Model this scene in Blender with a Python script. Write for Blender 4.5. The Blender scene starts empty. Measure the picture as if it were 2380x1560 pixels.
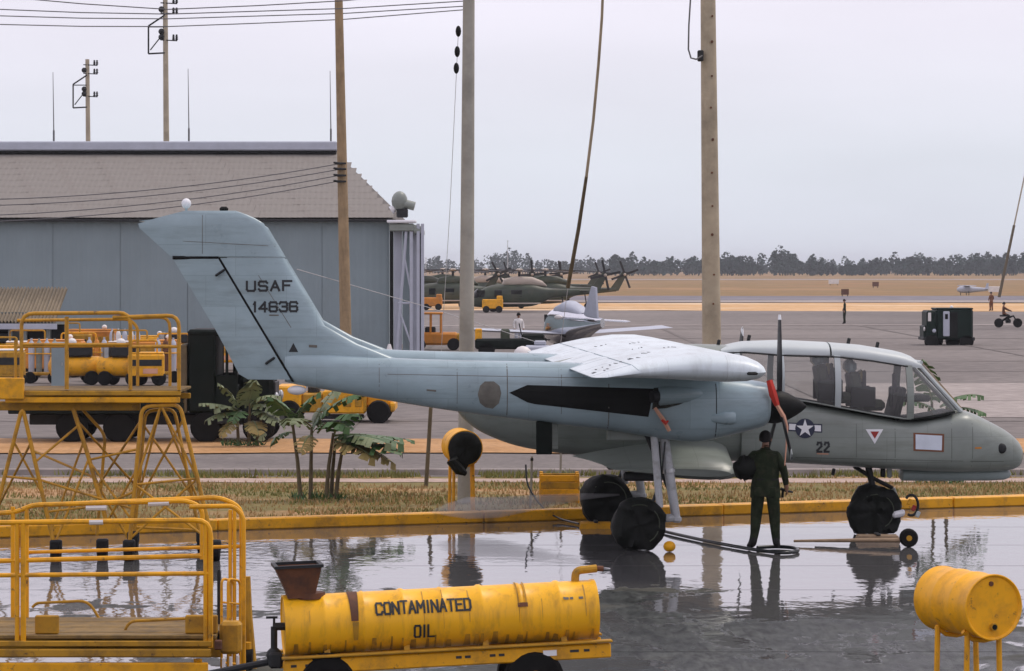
import bpy, bmesh, math, random
from mathutils import Vector, Matrix, noise
from mathutils.bvhtree import BVHTree
random.seed(7)
R = math.radians
sc = bpy.context.scene
col = sc.collection

# ---------------------------------------------------------------- camera, sky, sun, exposure
F, CX, HZ, H = 7300.0, 1190.0, 620.0, 3.9      # focal length and principal point on a 2380 px wide picture, eye height
cd = bpy.data.cameras.new('camera'); cam = bpy.data.objects.new('camera', cd); col.objects.link(cam)
cam.location = (0, 0, H); cam.rotation_euler = (R(90), 0, 0)
cd.sensor_width = 36; cd.lens = 36 * F / 2380; cd.shift_y = -(780 - HZ) / 2380
cd.clip_start = 0.5; cd.clip_end = 9000
sc.camera = cam
SUN_EL, SUN_AZ = 60, 58          # degrees; azimuth clockwise from +Y
world = bpy.data.worlds.new('World'); sc.world = world; world.use_nodes = True
nt = world.node_tree; nt.nodes.clear()
out = nt.nodes.new('ShaderNodeOutputWorld'); bg = nt.nodes.new('ShaderNodeBackground'); bg.inputs[1].default_value = 0.1
sky = nt.nodes.new('ShaderNodeTexSky'); sky.sky_type = 'NISHITA'; sky.sun_disc = False
sky.sun_elevation = R(SUN_EL); sky.sun_rotation = R(SUN_AZ); sky.dust_density = 3; sky.air_density = 1.2
geo = nt.nodes.new('ShaderNodeNewGeometry'); sep = nt.nodes.new('ShaderNodeSeparateXYZ')
tc = nt.nodes.new('ShaderNodeTexCoord')
nt.links.new(tc.outputs['Generated'], sep.inputs[0])
ramp = nt.nodes.new('ShaderNodeValToRGB')        # thin high overcast: pale blue low down, lavender white above
e = ramp.color_ramp.elements
e[0].position = 0.0; e[0].color = (0.81, 0.85, 0.955, 1)
e[1].position = 0.11; e[1].color = (1.03, 0.955, 1.09, 1)
x = e.new(0.035); x.color = (0.83, 0.865, 0.96, 1)
nt.links.new(sep.outputs[2], ramp.inputs[0])
mp = nt.nodes.new('ShaderNodeMapping'); mp.inputs['Scale'].default_value = (3, 3, 16)
nt.links.new(tc.outputs['Generated'], mp.inputs[0])
cn = nt.nodes.new('ShaderNodeTexNoise'); cn.inputs['Scale'].default_value = 2.2; cn.inputs['Detail'].default_value = 4
nt.links.new(mp.outputs[0], cn.inputs['Vector'])
cm = nt.nodes.new('ShaderNodeMapRange'); cm.inputs[3].default_value = 9.0; cm.inputs[4].default_value = 10.7
nt.links.new(cn.outputs['Fac'], cm.inputs[0])
vm = nt.nodes.new('ShaderNodeVectorMath'); vm.operation = 'SCALE'
nt.links.new(ramp.outputs[0], vm.inputs[0]); nt.links.new(cm.outputs[0], vm.inputs['Scale'])
mx = nt.nodes.new('ShaderNodeMix'); mx.data_type = 'RGBA'; mx.inputs[0].default_value = 0.92
nt.links.new(sky.outputs[0], mx.inputs[6]); nt.links.new(vm.outputs[0], mx.inputs[7])
nt.links.new(mx.outputs[2], bg.inputs[0]); nt.links.new(bg.outputs[0], out.inputs[0])
sl = bpy.data.lights.new('sun', 'SUN'); sl.energy = 1.5; sl.angle = R(14); sl.color = (1, 0.92, 0.80)
sun = bpy.data.objects.new('sun', sl); col.objects.link(sun)
sd = Vector((math.sin(R(SUN_AZ)) * math.cos(R(SUN_EL)), math.cos(R(SUN_AZ)) * math.cos(R(SUN_EL)), math.sin(R(SUN_EL))))
sun.rotation_euler = sd.to_track_quat('Z', 'Y').to_euler()
vs = sc.view_settings
vs.view_transform = 'Standard'; vs.look = 'None'; vs.exposure = 0.0; vs.gamma = 1; vs.use_curve_mapping = False
sc.render.engine = 'CYCLES'
sc.cycles.use_denoising = True
sc.cycles.max_bounces = 8; sc.cycles.transparent_max_bounces = 12
sc.cycles.caustics_reflective = False; sc.cycles.caustics_refractive = False
sc.cycles.volume_step_rate = 4; sc.cycles.volume_bounces = 0

# ---------------------------------------------------------------- helpers
def W(px, py, Y):
    return Vector(((px - CX) * Y / F, Y, H - (py - HZ) * Y / F))
def gy(py):
    return F * H / (py - HZ)
def G(px, py):
    return W(px, py, gy(py))

def tag(o, label=None, cat=None, group=None, kind=None):
    if label: o['label'] = label
    if cat: o['category'] = cat
    if group: o['group'] = group
    if kind: o['kind'] = kind
    return o
def thing(name, label, cat, loc=(0, 0, 0), rotz=0, group=None):
    o = bpy.data.objects.new(name, None); o.empty_display_size = 0.2; col.objects.link(o)
    o.location = loc; o.rotation_euler = (0, 0, rotz)
    return tag(o, label, cat, group)
def copy_tree(o, parent=None):
    c = o.copy(); col.objects.link(c); c.parent = parent
    for ch in KIDS.get(o.name, []):
        KIDS.setdefault(c.name, []).append(copy_tree(ch, c))
    return c
KIDS = {}

class MB:
    def __init__(s):
        s.v = []; s.f = []
    def add(s, vs, fs, M=None):
        o = len(s.v)
        s.v += [(M @ Vector(v)) if M is not None else Vector(v) for v in vs]
        s.f += [tuple(i + o for i in f) for f in fs]
        return s
    def box(s, c, d, b=0.0, rot=None, M=None):
        hx, hy, hz = d[0] / 2, d[1] / 2, d[2] / 2
        T = Matrix.Translation(Vector(c))
        if rot is not None:
            T = T @ (rot if isinstance(rot, Matrix) else Matrix.Rotation(rot, 4, 'Z'))
        if M is not None: T = M @ T
        if b <= 0:
            vs = [(x, y, z) for x in (-hx, hx) for y in (-hy, hy) for z in (-hz, hz)]
            fs = [(0, 1, 3, 2), (4, 6, 7, 5), (0, 4, 5, 1), (2, 3, 7, 6), (0, 2, 6, 4), (1, 5, 7, 3)]
            return s.add(vs, fs, T)
        b = min(b, hx * .9, hy * .9, hz * .9)
        vs = []; ix = {}
        for i in (-1, 1):
            for j in (-1, 1):
                for k in (-1, 1):
                    ix[i, j, k, 0] = len(vs); vs.append((i * hx, j * (hy - b), k * (hz - b)))
                    ix[i, j, k, 1] = len(vs); vs.append((i * (hx - b), j * hy, k * (hz - b)))
                    ix[i, j, k, 2] = len(vs); vs.append((i * (hx - b), j * (hy - b), k * hz))
        q = ((-1, -1), (-1, 1), (1, 1), (1, -1))
        fs = []
        for i in (-1, 1):
            fs.append(tuple(ix[i, a, c_, 0] for a, c_ in q))
            fs.append(tuple(ix[a, i, c_, 1] for a, c_ in q))
            fs.append(tuple(ix[a, c_, i, 2] for a, c_ in q))
            for j in (-1, 1):
                fs.append((ix[i, j, -1, 0], ix[i, j, 1, 0], ix[i, j, 1, 1], ix[i, j, -1, 1]))
                fs.append((ix[i, -1, j, 0], ix[i, 1, j, 0], ix[i, 1, j, 2], ix[i, -1, j, 2]))
                fs.append((ix[-1, i, j, 1], ix[1, i, j, 1], ix[1, i, j, 2], ix[-1, i, j, 2]))
                for k in (-1, 1):
                    fs.append((ix[i, j, k, 0], ix[i, j, k, 1], ix[i, j, k, 2]))
        return s.add(vs, fs, T)
    def loft(s, rings, cap0=True, cap1=True, M=None):
        n = len(rings[0]); vs = [p for r in rings for p in r]; fs = []
        for i in range(len(rings) - 1):
            for j in range(n):
                k = (j + 1) % n
                fs.append((i * n + j, i * n + k, (i + 1) * n + k, (i + 1) * n + j))
        if cap0: fs.append(tuple(range(n)))
        if cap1: fs.append(tuple((len(rings) - 1) * n + j for j in range(n)))
        return s.add(vs, fs, M)
    def tube(s, pts, r, n=8, caps=True, M=None):
        pts = [Vector(p) for p in pts]
        rs = r if isinstance(r, (list, tuple)) else [r] * len(pts)
        t0 = (pts[1] - pts[0]).normalized()
        up = Vector((0, 0, 1)) if abs(t0.z) < 0.9 else Vector((1, 0, 0))
        u = t0.cross(up).normalized(); rings = []
        for i, p in enumerate(pts):
            a = pts[max(i - 1, 0)]; b = pts[min(i + 1, len(pts) - 1)]
            t = (b - a).normalized()
            u = (u - t * u.dot(t)).normalized(); w = t.cross(u)
            rings.append([p + (u * math.cos(2 * math.pi * k / n) + w * math.sin(2 * math.pi * k / n)) * rs[i] for k in range(n)])
        return s.loft(rings, caps, caps, M)
    def cyl(s, p0, p1, r0, r1=None, n=14, M=None):
        return s.tube([p0, p1], [r0, r0 if r1 is None else r1], n, True, M)
    def rail(s, pts, r, rad=0.1, n=7, M=None):       # pipe with rounded corners
        pts = [Vector(p) for p in pts]; o = [pts[0]]
        for a, b, c in zip(pts, pts[1:], pts[2:]):
            d1 = (a - b); d2 = (c - b); k = min(rad, d1.length * .45, d2.length * .45)
            p = b + d1.normalized() * k; q = b + d2.normalized() * k
            for t in (0, .25, .5, .75, 1):
                o.append(p * (1 - t) ** 2 + b * 2 * t * (1 - t) + q * t * t)
        o.append(pts[-1])
        return s.tube(o, r, n, True, M)
    def prism(s, poly, ext, M=None):
        n = len(poly); ext = Vector(ext)
        vs = [Vector(p) for p in poly] + [Vector(p) + ext for p in poly]
        fs = [tuple(range(n)), tuple(range(n, 2 * n))] + [(i, (i + 1) % n, n + (i + 1) % n, n + i) for i in range(n)]
        return s.add(vs, fs, M)
    def ball(s, c, r, n=12, m=8, M=None):
        c = Vector(c); rr = r if isinstance(r, (list, tuple)) else (r, r, r); rings = []
        for i in range(m + 1):
            a = math.pi * i / m; q = max(math.sin(a), 0.02)
            rings.append([c + Vector((rr[0] * q * math.cos(2 * math.pi * k / n), rr[1] * q * math.sin(2 * math.pi * k / n), rr[2] * math.cos(a))) for k in range(n)])
        return s.loft(rings, True, True, M)
    def grid(s, fn, nu, nv, M=None):
        vs = [fn(i / nu, j / nv) for i in range(nu + 1) for j in range(nv + 1)]
        fs = [(i * (nv + 1) + j, (i + 1) * (nv + 1) + j, (i + 1) * (nv + 1) + j + 1, i * (nv + 1) + j + 1) for i in range(nu) for j in range(nv)]
        return s.add(vs, fs, M)
    def mesh(s, name, smooth=35, fix=True):
        me = bpy.data.meshes.new(name); me.from_pydata([tuple(v) for v in s.v], [], s.f)
        if fix:
            bm = bmesh.new(); bm.from_mesh(me); bmesh.ops.recalc_face_normals(bm, faces=bm.faces); bm.to_mesh(me); bm.free()
        if smooth:
            me.polygons.foreach_set('use_smooth', [True] * len(me.polygons))
            me.set_sharp_from_angle(angle=R(smooth))
        return me
    def build(s, name, mat, parent=None, smooth=35, fix=True, label=None):
        o = bpy.data.objects.new(name, s.mesh(name, smooth, fix)); o.data.materials.append(mat); col.objects.link(o)
        if parent is not None:
            o.parent = parent; KIDS.setdefault(parent.name, []).append(o)
        if label: o['label'] = label
        return o

def solo(mb, name, mat, label, cat, loc=(0, 0, 0), rotz=0, group=None, smooth=35):
    o = mb.build(name, mat, None, smooth); o.location = loc; o.rotation_euler = (0, 0, rotz)
    return tag(o, label, cat, group)

def ell(x, cy, zt, zb, hw, ex=2.5, N=28):            # superellipse cross section in the y-z plane
    zc = (zt + zb) / 2; hh = (zt - zb) / 2; r = []
    for k in range(N):
        a = 2 * math.pi * k / N; c = math.cos(a); s_ = math.sin(a)
        r.append(Vector((x, cy + hw * math.copysign(abs(c) ** (2 / ex), c), zc + hh * math.copysign(abs(s_) ** (2 / ex), s_))))
    return r
def resample(st, k=3):                              # Catmull-Rom through tuples
    o = []
    for i in range(len(st) - 1):
        p0 = st[max(i - 1, 0)]; p1 = st[i]; p2 = st[i + 1]; p3 = st[min(i + 2, len(st) - 1)]
        for j in range(k):
            t = j / k
            o.append(tuple(0.5 * (2 * b + (c - a) * t + (2 * a - 5 * b + 4 * c - d) * t * t + (3 * b - a - 3 * c + d) * t ** 3) for a, b, c, d in zip(p0, p1, p2, p3)))
    o.append(tuple(st[-1])); return o

# ---------------------------------------------------------------- materials
M = {}
def mat(name, c, rough=0.5, metal=0.0, var=0.12, scale=2.0, bump=0.0, bscale=40, dirt=None, damt=0.4, dscale=1.5, streak=False, spec=0.5, coat=0.0, panels=None, chips=None):
    m = bpy.data.materials.new(name); m.use_nodes = True; t = m.node_tree; N = t.nodes; L = t.links
    p = N['Principled BSDF']; p.inputs['Metallic'].default_value = metal
    p.inputs['Specular IOR Level'].default_value = spec; p.inputs['Coat Weight'].default_value = coat
    tcn = N.new('ShaderNodeTexCoord'); vec = tcn.outputs['Object']
    n1 = N.new('ShaderNodeTexNoise'); n1.inputs['Scale'].default_value = scale; n1.inputs['Detail'].default_value = 6; n1.inputs['Roughness'].default_value = 0.6
    L.new(vec, n1.inputs['Vector'])
    r1 = N.new('ShaderNodeMapRange'); r1.inputs[1].default_value = 0.3; r1.inputs[2].default_value = 0.7
    r1.inputs[3].default_value = 1 - var; r1.inputs[4].default_value = 1 + var
    L.new(n1.outputs['Fac'], r1.inputs[0])
    v1 = N.new('ShaderNodeVectorMath'); v1.operation = 'SCALE'; v1.inputs[0].default_value = c[:3]
    L.new(r1.outputs[0], v1.inputs['Scale']); colr = v1.outputs[0]
    if dirt is not None:
        n2 = N.new('ShaderNodeTexNoise'); n2.inputs['Scale'].default_value = dscale; n2.inputs['Detail'].default_value = 8; n2.inputs['Roughness'].default_value = 0.68
        mp2 = N.new('ShaderNodeMapping'); mp2.inputs['Location'].default_value = (3.1, 7.7, 1.3)
        if streak: mp2.inputs['Scale'].default_value = streak if isinstance(streak, tuple) else (6, 6, 0.8)
        L.new(vec, mp2.inputs[0]); L.new(mp2.outputs[0], n2.inputs['Vector'])
        r2 = N.new('ShaderNodeMapRange'); r2.inputs[1].default_value = 0.48; r2.inputs[2].default_value = 0.72; r2.inputs[3].default_value = 0; r2.inputs[4].default_value = damt
        L.new(n2.outputs['Fac'], r2.inputs[0])
        mm = N.new('ShaderNodeMix'); mm.data_type = 'RGBA'; mm.inputs[7].default_value = (*dirt, 1)
        L.new(r2.outputs[0], mm.inputs[0]); L.new(colr, mm.inputs[6]); colr = mm.outputs[2]
    if chips is not None:
        n4 = N.new('ShaderNodeTexNoise'); n4.inputs['Scale'].default_value = 11; n4.inputs['Detail'].default_value = 9; n4.inputs['Roughness'].default_value = .75; L.new(vec, n4.inputs['Vector'])
        r4 = N.new('ShaderNodeMapRange'); r4.inputs[1].default_value = .60; r4.inputs[2].default_value = .66; r4.inputs[4].default_value = .85; L.new(n4.outputs['Fac'], r4.inputs[0])
        m4 = N.new('ShaderNodeMix'); m4.data_type = 'RGBA'; m4.inputs[7].default_value = (*chips, 1); L.new(r4.outputs[0], m4.inputs[0]); L.new(colr, m4.inputs[6]); colr = m4.outputs[2]
    if panels:
        sx = N.new('ShaderNodeSeparateXYZ'); L.new(vec, sx.inputs[0]); cb_ = N.new('ShaderNodeCombineXYZ'); L.new(sx.outputs[0], cb_.inputs[0]); L.new(sx.outputs[panels[2]], cb_.inputs[1])
        bk = N.new('ShaderNodeTexBrick'); bk.inputs['Scale'].default_value = 1; bk.inputs['Brick Width'].default_value = panels[0]; bk.inputs['Row Height'].default_value = panels[1]; bk.inputs['Mortar Size'].default_value = .005; bk.offset = .37
        bk.inputs['Color1'].default_value = (1.05, 1.05, 1.05, 1); bk.inputs['Color2'].default_value = (.94, .945, .945, 1); bk.inputs['Mortar'].default_value = (.84, .84, .83, 1); L.new(cb_.outputs[0], bk.inputs['Vector'])
        m5 = N.new('ShaderNodeVectorMath'); m5.operation = 'MULTIPLY'; L.new(colr, m5.inputs[0]); L.new(bk.outputs['Color'], m5.inputs[1]); colr = m5.outputs[0]
    L.new(colr, p.inputs['Base Color'])
    r3 = N.new('ShaderNodeMapRange'); r3.inputs[3].default_value = max(rough - .1, .02); r3.inputs[4].default_value = min(rough + .12, 1)
    L.new(n1.outputs['Fac'], r3.inputs[0]); L.new(r3.outputs[0], p.inputs['Roughness'])
    if bump:
        n3 = N.new('ShaderNodeTexNoise'); n3.inputs['Scale'].default_value = bscale; n3.inputs['Detail'].default_value = 4
        L.new(vec, n3.inputs['Vector'])
        b = N.new('ShaderNodeBump'); b.inputs['Strength'].default_value = bump; b.inputs['Distance'].default_value = 0.02
        L.new(n3.outputs['Fac'], b.inputs['Height']); L.new(b.outputs[0], p.inputs['Normal'])
    M[name] = m; return m

mat('blue_grey', (0.30, 0.40, 0.435), 0.30, var=0.12, scale=1.6, dirt=(0.15, 0.185, 0.18), damt=0.5, dscale=1.3, streak=(.5, 4, 5), panels=(1.1, .42, 2))  # bluer than the fuselage: sky reflection on the booms put into the colour
mat('green_grey', (0.225, 0.255, 0.23), 0.34, var=0.12, scale=1.6, dirt=(0.115, 0.125, 0.095), damt=0.5, dscale=1.3, streak=(.5, 4, 5), spec=.45, panels=(.95, .36, 2))  # darker than the booms: shade from the wing put into the colour
mat('pale_paint', (0.46, 0.51, 0.51), 0.45, var=0.06)
mat('wing_lit_paint', (0.60, 0.68, 0.71), 0.36, var=0.06, scale=1.5, dirt=(0.30, 0.32, 0.31), damt=0.5, dscale=1.6, streak=(3, .6, 1), panels=(.75, 1.3, 1))  # grey raised to near white: glare on the wing top put into the colour
mat('black_paint', (0.007, 0.008, 0.0075), 0.55, var=0.3, scale=3, spec=.15)
mat('stencil', (0.015, 0.018, 0.02), 0.6, var=0.4, scale=14)
mat('stain', (0.13, 0.125, 0.105), 0.7, var=0.35, scale=5)
mat('white_paint', (0.75, 0.76, 0.78), 0.5, var=0.06)
mat('panel_white', (0.62, 0.68, 0.76), 0.35, var=0.1, scale=4)
mat('navy', (0.012, 0.018, 0.045), 0.5)
mat('insignia_red', (0.30, 0.02, 0.015), 0.5)
mat('red_cloth', (0.55, 0.035, 0.02), 0.7)
mat('tan_cloth', (0.62, 0.33, 0.22), 0.75)
mat('brown_trim', (0.16, 0.055, 0.02), 0.6)
mat('rubber', (0.009, 0.009, 0.0085), 0.8, spec=.15, var=0.3, scale=6, bump=0.3, bscale=30)
mat('canvas', (0.0055, 0.007, 0.0055), 0.6, var=0.6, scale=5, bump=0.6, bscale=14, spec=.2)
mat('prop', (0.02, 0.02, 0.021), 0.45, spec=.3, var=0.2)
mat('strut', (0.48, 0.50, 0.52), 0.4, var=0.1, scale=8, dirt=(0.12, 0.1, 0.07), damt=0.55, dscale=9)
mat('steel', (0.42, 0.43, 0.44), 0.3, 0.85, var=0.15)
mat('bare_metal', (0.72, 0.74, 0.77), 0.13, 1.0, var=0.05)
mat('dark_steel', (0.022, 0.024, 0.025), 0.55, 0.2, spec=.3, var=0.25, scale=8)
mat('interior', (0.02, 0.024, 0.022), 0.7, spec=.15, var=0.3, scale=9)
mat('olive_cloth', (0.045, 0.055, 0.035), 0.8, var=0.3, scale=9)
mat('yellow', (0.78, 0.37, 0.007), 0.45, spec=.35, var=0.10, scale=2.5, dirt=(0.22, 0.12, 0.03), damt=0.75, dscale=3.4, chips=(.12, .07, .035))
mat('yellow_old', (0.46, 0.245, 0.022), 0.6, spec=.25, var=0.16, scale=3, dirt=(0.10, 0.068, 0.035), damt=0.8, dscale=3.6, chips=(.07, .045, .03))
mat('yellow_tank', (0.90, 0.465, 0.012), 0.40, spec=.35, var=0.07, scale=2.0, dirt=(0.36, 0.18, 0.03), damt=0.6, dscale=2.0, streak=True)
mat('yellow_drum', (0.88, 0.42, 0.005), 0.45, spec=.35, var=0.07, scale=3, dirt=(0.38, 0.16, 0.02), damt=0.6, dscale=4, chips=(.28, .13, .02))
mat('orange_paint', (0.60, 0.22, 0.015), 0.5, var=0.12, dirt=(0.15, 0.07, 0.03), damt=0.5)
mat('rust', (0.13, 0.05, 0.022), 0.8, var=0.35, scale=6, dirt=(0.025, 0.02, 0.02), damt=0.8, dscale=5)
mat('deck_wood', (0.20, 0.125, 0.035), 0.8, var=0.3, scale=5, dirt=(0.06, 0.05, 0.03), damt=0.7, dscale=6, bump=0.4, bscale=30)
mat('truck_green', (0.004, 0.008, 0.006), 0.55, var=0.3, scale=3, dirt=(0.02, 0.018, 0.012), damt=0.3, spec=.12)
mat('van_green', (0.004, 0.014, 0.010), 0.5, var=0.25, scale=2, spec=.15)
mat('heli_green', (0.028, 0.042, 0.022), 0.5, var=0.35, scale=0.7, dirt=(0.10, 0.085, 0.055), damt=0.6, dscale=0.4)
mat('heli_tan', (0.42, 0.36, 0.30), 0.6, var=0.15, scale=0.8)
mat('pole_wood', (0.30, 0.215, 0.12), 0.85, var=0.2, scale=3, dirt=(0.14, 0.10, 0.05), damt=0.5, dscale=2, streak=True)
mat('pole_concrete', (0.40, 0.345, 0.25), 0.85, var=0.14, scale=2.5, dirt=(0.16, 0.14, 0.10), damt=0.55, dscale=1.5, bump=0.2)
mat('pole_grey', (0.33, 0.315, 0.27), 0.85, var=0.14, scale=2.5, dirt=(0.15, 0.14, 0.12), damt=0.5, dscale=1.5, bump=0.2)
mat('wire', (0.10, 0.10, 0.105), 0.6)
mat('wire_pale', (0.42, 0.42, 0.42), 0.6)
mat('hangar_wall', (0.235, 0.295, 0.315), 0.65, spec=.3, var=0.09, scale=0.35, dirt=(0.18, 0.21, 0.20), damt=0.5, dscale=0.25)
mat('hangar_roof', (0.215, 0.20, 0.18), 0.75, spec=.2, var=0.09, scale=0.5, dirt=(0.165, 0.14, 0.125), damt=0.6, dscale=0.5)
mat('roof_dark', (0.13, 0.12, 0.11), 0.8, spec=.1)
mat('vent_pale', (0.42, 0.45, 0.52), 0.6, var=0.08)
mat('shed_roof', (0.22, 0.18, 0.125), 0.8, var=0.25, scale=0.8, dirt=(0.09, 0.075, 0.055), damt=0.7, dscale=1)
mat('shed_wall', (0.16, 0.18, 0.17), 0.7, var=0.2)
mat('leaf', (0.065, 0.13, 0.045), 0.5, spec=.3, var=0.3, scale=2)
mat('leaf_pale', (0.15, 0.185, 0.085), 0.5, var=0.3, scale=2)
mat('leaf_dry', (0.27, 0.21, 0.07), 0.7, var=0.3, scale=3)
mat('stem', (0.11, 0.085, 0.045), 0.8, var=0.3, scale=6)
mat('tree_leaf', (0.016, 0.040, 0.030), 0.8, spec=.1, var=0.4, scale=0.12)
mat('skin', (0.30, 0.16, 0.10), 0.5)
mat('hair', (0.005, 0.004, 0.004), 0.6, spec=.2)
mat('fatigues', (0.020, 0.028, 0.015), 0.85, spec=.1, var=0.5, scale=8, bump=0.9, bscale=11, dirt=(.05, .048, .03), damt=.8, dscale=9)
mat('boots', (0.005, 0.005, 0.005), 0.5, spec=.3)
mat('plank', (0.34, 0.24, 0.15), 0.8, var=0.25, scale=6)
mat('fairing', (0.28, 0.34, 0.335), 0.4)
mat('panel_line', (0.10, 0.115, 0.10), 0.6)
mat('hose', (0.006, 0.010, 0.011), 0.3)
mat('white_thing', (0.72, 0.70, 0.68), 0.5, var=0.1)

def glass(name, tint, base=0.05):
    m = bpy.data.materials.new(name); m.use_nodes = True; t = m.node_tree; t.nodes.clear()
    o = t.nodes.new('ShaderNodeOutputMaterial'); tr = t.nodes.new('ShaderNodeBsdfTransparent'); tr.inputs[0].default_value = (*tint, 1)
    df = t.nodes.new('ShaderNodeBsdfDiffuse'); df.inputs[0].default_value = (.75, .75, .75, 1); dm = t.nodes.new('ShaderNodeMixShader'); dm.inputs[0].default_value = base; t.links.new(tr.outputs[0], dm.inputs[1]); t.links.new(df.outputs[0], dm.inputs[2])
    gl = t.nodes.new('ShaderNodeBsdfGlossy'); gl.inputs['Roughness'].default_value = 0.03
    fr = t.nodes.new('ShaderNodeFresnel'); fr.inputs[0].default_value = 1.5
    ms = t.nodes.new('ShaderNodeMixShader')
    t.links.new(fr.outputs[0], ms.inputs[0]); t.links.new(dm.outputs[0], ms.inputs[1]); t.links.new(gl.outputs[0], ms.inputs[2]); t.links.new(ms.outputs[0], o.inputs[0])
    M[name] = m
glass('canopy_glass', (0.93, 0.94, 0.93), .085); glass('window_glass', (0.12, 0.14, 0.14), 0.0)

def ground_mat(name, c1, c2, c3=None, s1=0.15, s2=6, rough=0.9, stretch=(1, 1, 1), bump=0.3):
    m = bpy.data.materials.new(name); m.use_nodes = True; t = m.node_tree; N = t.nodes; L = t.links; p = N['Principled BSDF']
    g = N.new('ShaderNodeNewGeometry'); mp_ = N.new('ShaderNodeMapping'); mp_.inputs['Scale'].default_value = stretch; L.new(g.outputs['Position'], mp_.inputs[0])
    a = N.new('ShaderNodeTexNoise'); a.inputs['Scale'].default_value = s1; a.inputs['Detail'].default_value = 8; a.inputs['Roughness'].default_value = .65; L.new(mp_.outputs[0], a.inputs['Vector'])
    r = N.new('ShaderNodeValToRGB'); e = r.color_ramp.elements; e[0].position = .36; e[0].color = (*c1, 1); e[1].position = .62; e[1].color = (*c2, 1)
    if c3: q = e.new(.5); q.color = (*c3, 1)
    L.new(a.outputs['Fac'], r.inputs[0])
    b = N.new('ShaderNodeTexNoise'); b.inputs['Scale'].default_value = s2; b.inputs['Detail'].default_value = 6; L.new(g.outputs['Position'], b.inputs['Vector'])
    mr = N.new('ShaderNodeMapRange'); mr.inputs[1].default_value = .3; mr.inputs[2].default_value = .7; mr.inputs[3].default_value = .78; mr.inputs[4].default_value = 1.22; L.new(b.outputs['Fac'], mr.inputs[0])
    v = N.new('ShaderNodeVectorMath'); v.operation = 'SCALE'; L.new(r.outputs[0], v.inputs[0]); L.new(mr.outputs[0], v.inputs['Scale'])
    L.new(v.outputs[0], p.inputs['Base Color']); p.inputs['Roughness'].default_value = rough; p.inputs['Specular IOR Level'].default_value = 0.25
    if bump:
        bu = N.new('ShaderNodeBump'); bu.inputs['Strength'].default_value = bump; bu.inputs['Distance'].default_value = .03; L.new(b.outputs['Fac'], bu.inputs['Height']); L.new(bu.outputs[0], p.inputs['Normal'])
    M[name] = m
ground_mat('terrain', (0.27, 0.15, 0.06), (0.32, 0.185, 0.08), (0.21, 0.135, 0.048), s1=0.02, s2=.5, stretch=(1, .5, 1), bump=0)
ground_mat('apron', (0.145, 0.128, 0.118), (0.205, 0.182, 0.166), s1=0.05, s2=1.5, stretch=(1, .6, 1), bump=0)
ground_mat('apron_pale', (0.28, 0.245, 0.225), (0.34, 0.30, 0.275), s1=.1, s2=2, bump=0)
ground_mat('road', (0.135, 0.12, 0.112), (0.18, 0.16, 0.146), s1=.2, s2=8, bump=.1)
ground_mat('sand', (0.62, 0.40, 0.21), (0.72, 0.55, 0.36), (0.52, 0.31, 0.13), s1=.06, s2=.8, stretch=(.5, 1, 1), bump=0)
ground_mat('dry_verge', (0.36, 0.19, 0.07), (0.46, 0.265, 0.12), s1=.5, s2=7)
ground_mat('grass_earth', (0.20, 0.145, 0.05), (0.38, 0.23, 0.11), (0.16, 0.135, 0.04), s1=.45, s2=8, stretch=(.6, 1, 1))
ground_mat('pink_path', (0.36, 0.27, 0.22), (0.44, 0.33, 0.27), s1=.8, s2=6)
ground_mat('runway', (0.15, 0.14, 0.16), (0.20, 0.185, 0.20), s1=.03, s2=.5, bump=0)
ground_mat('joint', (0.03, 0.03, 0.03), (0.05, 0.05, 0.05), bump=0)
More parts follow.
